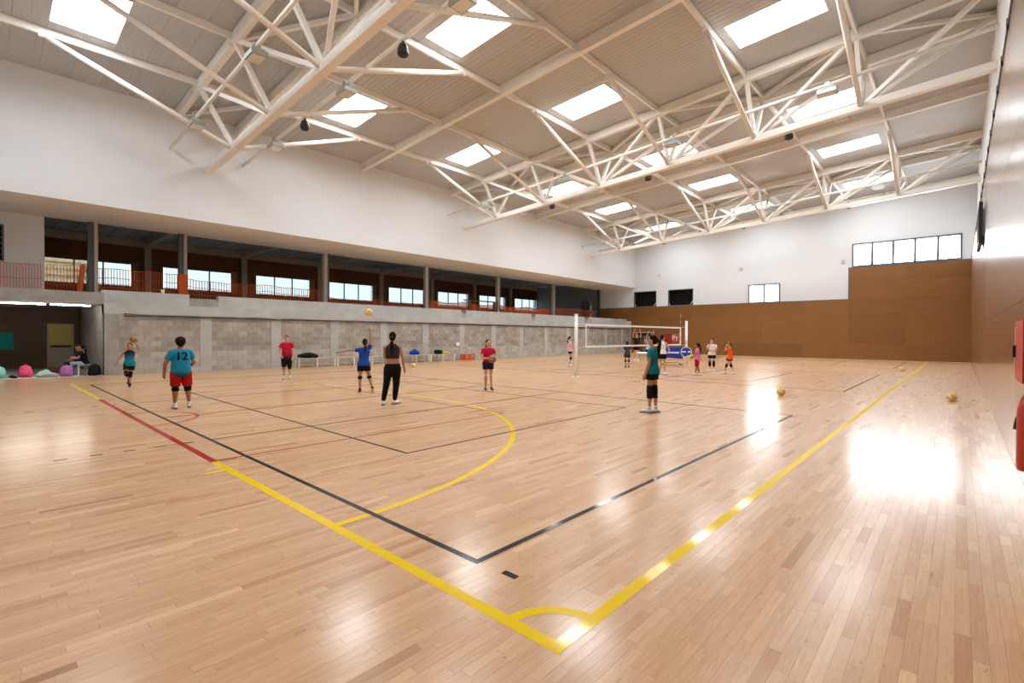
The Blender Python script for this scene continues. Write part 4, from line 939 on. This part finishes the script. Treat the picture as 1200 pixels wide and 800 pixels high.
# girl in red holding ball
H = 1.44
person('girl in red shirt holding a brown ball at her waist', (-9.84,9.77), 195, H, gradient('red_to_maroon_shirt', (.05,.004,.02), (.58,.006,.045), .53*H, .64*H), CLO['navy'], ('pony','brown'), 0, 'black', None, .5, hem=.51, short_len=.41, socks=False, head_turn=8,
    pose=dict(elL=(-.15,.03,.65), wrL=(-.115,.125,.635), elR=(.14,.04,.64), wrR=(.0,.125,.625), knL=(-.055,.01,.285), anL=(-.075,.0,.055), knR=(.05,.02,.285), anR=(.05,-.0,.045)), foot_pitch=(.35,0))
ball('brown ball held by the girl in red', (-9.60,9.70,.895), ('bb','bd'), .115)
# girl in pink by the post
H = 1.53
person('girl in pale pink shirt behind the nearest net post', (-14.66,20.44), -95, H, CLO['pink'], CLO['blk'], ('pony','dark'), 0, 'white', (.15,.25), .5, hem=.49, short_len=.42, pose=dict(elL=(-.14,.04,.65), wrL=(-.08,.15,.62), elR=(.14,.03,.65), wrR=(.08,.15,.60), knL=(-.05,.03,.285), anL=(-.05,-.03,.045), knR=(.05,.04,.285)))
H = 1.29
person('small child in dark grey shirt behind the net, back to the camera', (-11.95,21.43), 5, H, CLO['grey'], CLO['blk'], ('short','brown'), 0, 'black', (.12,.25), .5, hem=.46, short_len=.40, head_k=1.1, pose=dict(elR=(.145,.02,.64), wrR=(.10,.10,.56)))
H = 1.55
person('player in black jumping with both arms up behind the net', (-13.2,24.7), 185, H, CLO['blk'], CLO['blk'], ('short','dark'), 0, 'white', None, .4, hem=.49, short_len=.40, lift=.16, pose=dict(elL=(-.14,.03,.95), wrL=(-.11,.05,1.10), elR=(.13,.03,.95), wrR=(.08,.05,1.10), knL=(-.06,.04,.285), anL=(-.06,-.04,.07), anR=(.06,-.05,.07)), foot_pitch=(.5,.5))
H = 1.5
person('player in pale blue shirt with raised arms behind the net', (-12.55,24.9), 170, H, CLO['sky'], CLO['blk'], ('short','dark'), 0, 'white', None, .4, hem=.49, short_len=.40, lift=.08, pose=dict(elL=(-.15,.03,.95), wrL=(-.16,.05,1.10), elR=(.10,.03,.95), wrR=(.03,.05,1.10)), foot_pitch=(.3,.3))
# girl in teal, nearest on the right
H = 1.58
person('girl in teal shirt and black shorts in profile, nearest on the right', (-4.61,9.29), 72, H, CLO['tealg'], CLO['blk'], ('long','dark'), 1, 'white', (.30,.42), .5, hem=.50, short_len=.425, head_turn=10,
    pose=dict(elL=(-.135,.0,.64), wrL=(-.12,.05,.50), elR=(.14,-.0,.64), wrR=(.12,.05,.50), knL=(-.05,.015,.285), anL=(-.05,.015,.045), knR=(.05,-.015,.285), anR=(.05,-.035,.045)))
H = 1.62
person('girl in white vest and black shorts standing before the net', (-8.84,18.68), -35, H, CLO['white'], CLO['blk'], ('long','dark'), 0, 'white', None, 0, hem=.52, short_len=.40, pose=dict(elL=(-.135,.04,.65), wrL=(-.06,.12,.60), elR=(.14,.06,.66), wrR=(.09,.16,.60), anL=(-.08,-.0,.045), anR=(.07,0,.045)))
H = 1.29
pg = person('girl in pink shirt and red shorts standing by the blue disc', (-7.66,19.3), 78, H, CLO['hot'], CLO['red'], ('long','dark'), 2, 'white', None, .5, hem=.44, short_len=.275, head_k=1.1, pose=dict(elL=(-.14,.03,.64), wrL=(-.10,.14,.58), elR=(.14,.04,.64), wrR=(.09,.14,.57), anL=(-.05,.05,.045), anR=(.05,-.07,.05)))
gx, gy = -7.66, 19.3; hd = pg[3]
lp = Vector((gx,gy,0))+Vector((math.cos(hd),math.sin(hd),0))*(.21*1.29)
yb = MB(); yb.path([(0,-.06,0),(0,.10,.0)], .045, 10); yb.path([(0,.10,0),(0,.14,0)], .022, 8); yb = yb.build('water_bottle', mat('yellow_bottle', (.80,.72,.12), .4)); yb.location = (lp.x, lp.y, .58*1.29); yb.rotation_euler = (0,0,hd-pi/2); tag(yb, 'yellow bottle in the hands of the girl in pink', 'bottle')
H = 1.46
person('girl in white shirt with hand at her mouth, right of the net', (-8.14,22.15), 165, H, CLO['white'], CLO['blk'], ('pony','brown'), 0, 'white', (.18,.52), .5, hem=.50, short_len=.40, pose=dict(elR=(.13,.06,.68), wrR=(.035,.10,.83), elL=(-.14,.03,.65), wrL=(-.02,.11,.63), knL=(-.06,.012,.285), knR=(.06,.012,.285)))
H = 1.32
person('girl in orange shirt with hands at her face, right of the net', (-7.05,21.19), 60, H, CLO['orange'], CLO['blk'], ('pony','fair'), 0, 'white', (.15,.30), .5, hem=.46, short_len=.42, head_k=1.08, pose=dict(elL=(-.13,.09,.73), wrL=(-.03,.10,.88), elR=(.14,.06,.75), wrR=(.06,.06,.94), knL=(-.07,.06,.285), anL=(-.09,.13,.045), knR=(.06,.0,.285), anR=(.07,-.10,.05)))
# two seated people in the recess, with their bench
bs = thing('low_bench', 'low pale bench in the recess under the seated people', 'bench', (-24.15, 2.66, 0))
for x in (-.32,.32):
    for y in (-.14,.14): MB().bar((x,y,0),(x,y,.38),.022).build('leg', M['wht'], bs)
for y in (-.12,0,.12): MB().bb(-.4,.4,y-.05,y+.05,.38,.41).build('seat_slat', M['slat'], bs)
SIT = dict(hipL=(-.055,0,.52), hipR=(.055,0,.52), knL=(-.07,.235,.535), knR=(.06,.225,.53), anL=(-.06,.235,.30), anR=(.07,.26,.30))
H = 1.55
q = person('seated person in black shirt and pale jeans by the concrete pier', (-24.0,2.72), 78, H, CLO['blk'], CLO['jean'], ('long','dark'), 1, 'black', None, .55, hem=.50, pants=True, lean=(0,.06), lift=-.255*H, pose=dict(SIT, elL=(-.14,.10,.66), wrL=(-.05,.21,.66), elR=(.14,.10,.66), wrR=(.05,.20,.68)), socks=False)
q = person('seated dark-haired person half hidden beside the one in jeans', (-24.42,2.58), 70, 1.5, CLO['mar'] if 'mar' in CLO else CLO['char'], CLO['blk'], ('long','dark'), 1, 'black', None, .55, hem=.50, pants=True, lift=-.25*1.5, pose=dict(SIT, elL=(-.14,.06,.66), wrL=(-.05,.17,.60), elR=(.14,.05,.66), wrR=(.05,.16,.60)), socks=False)
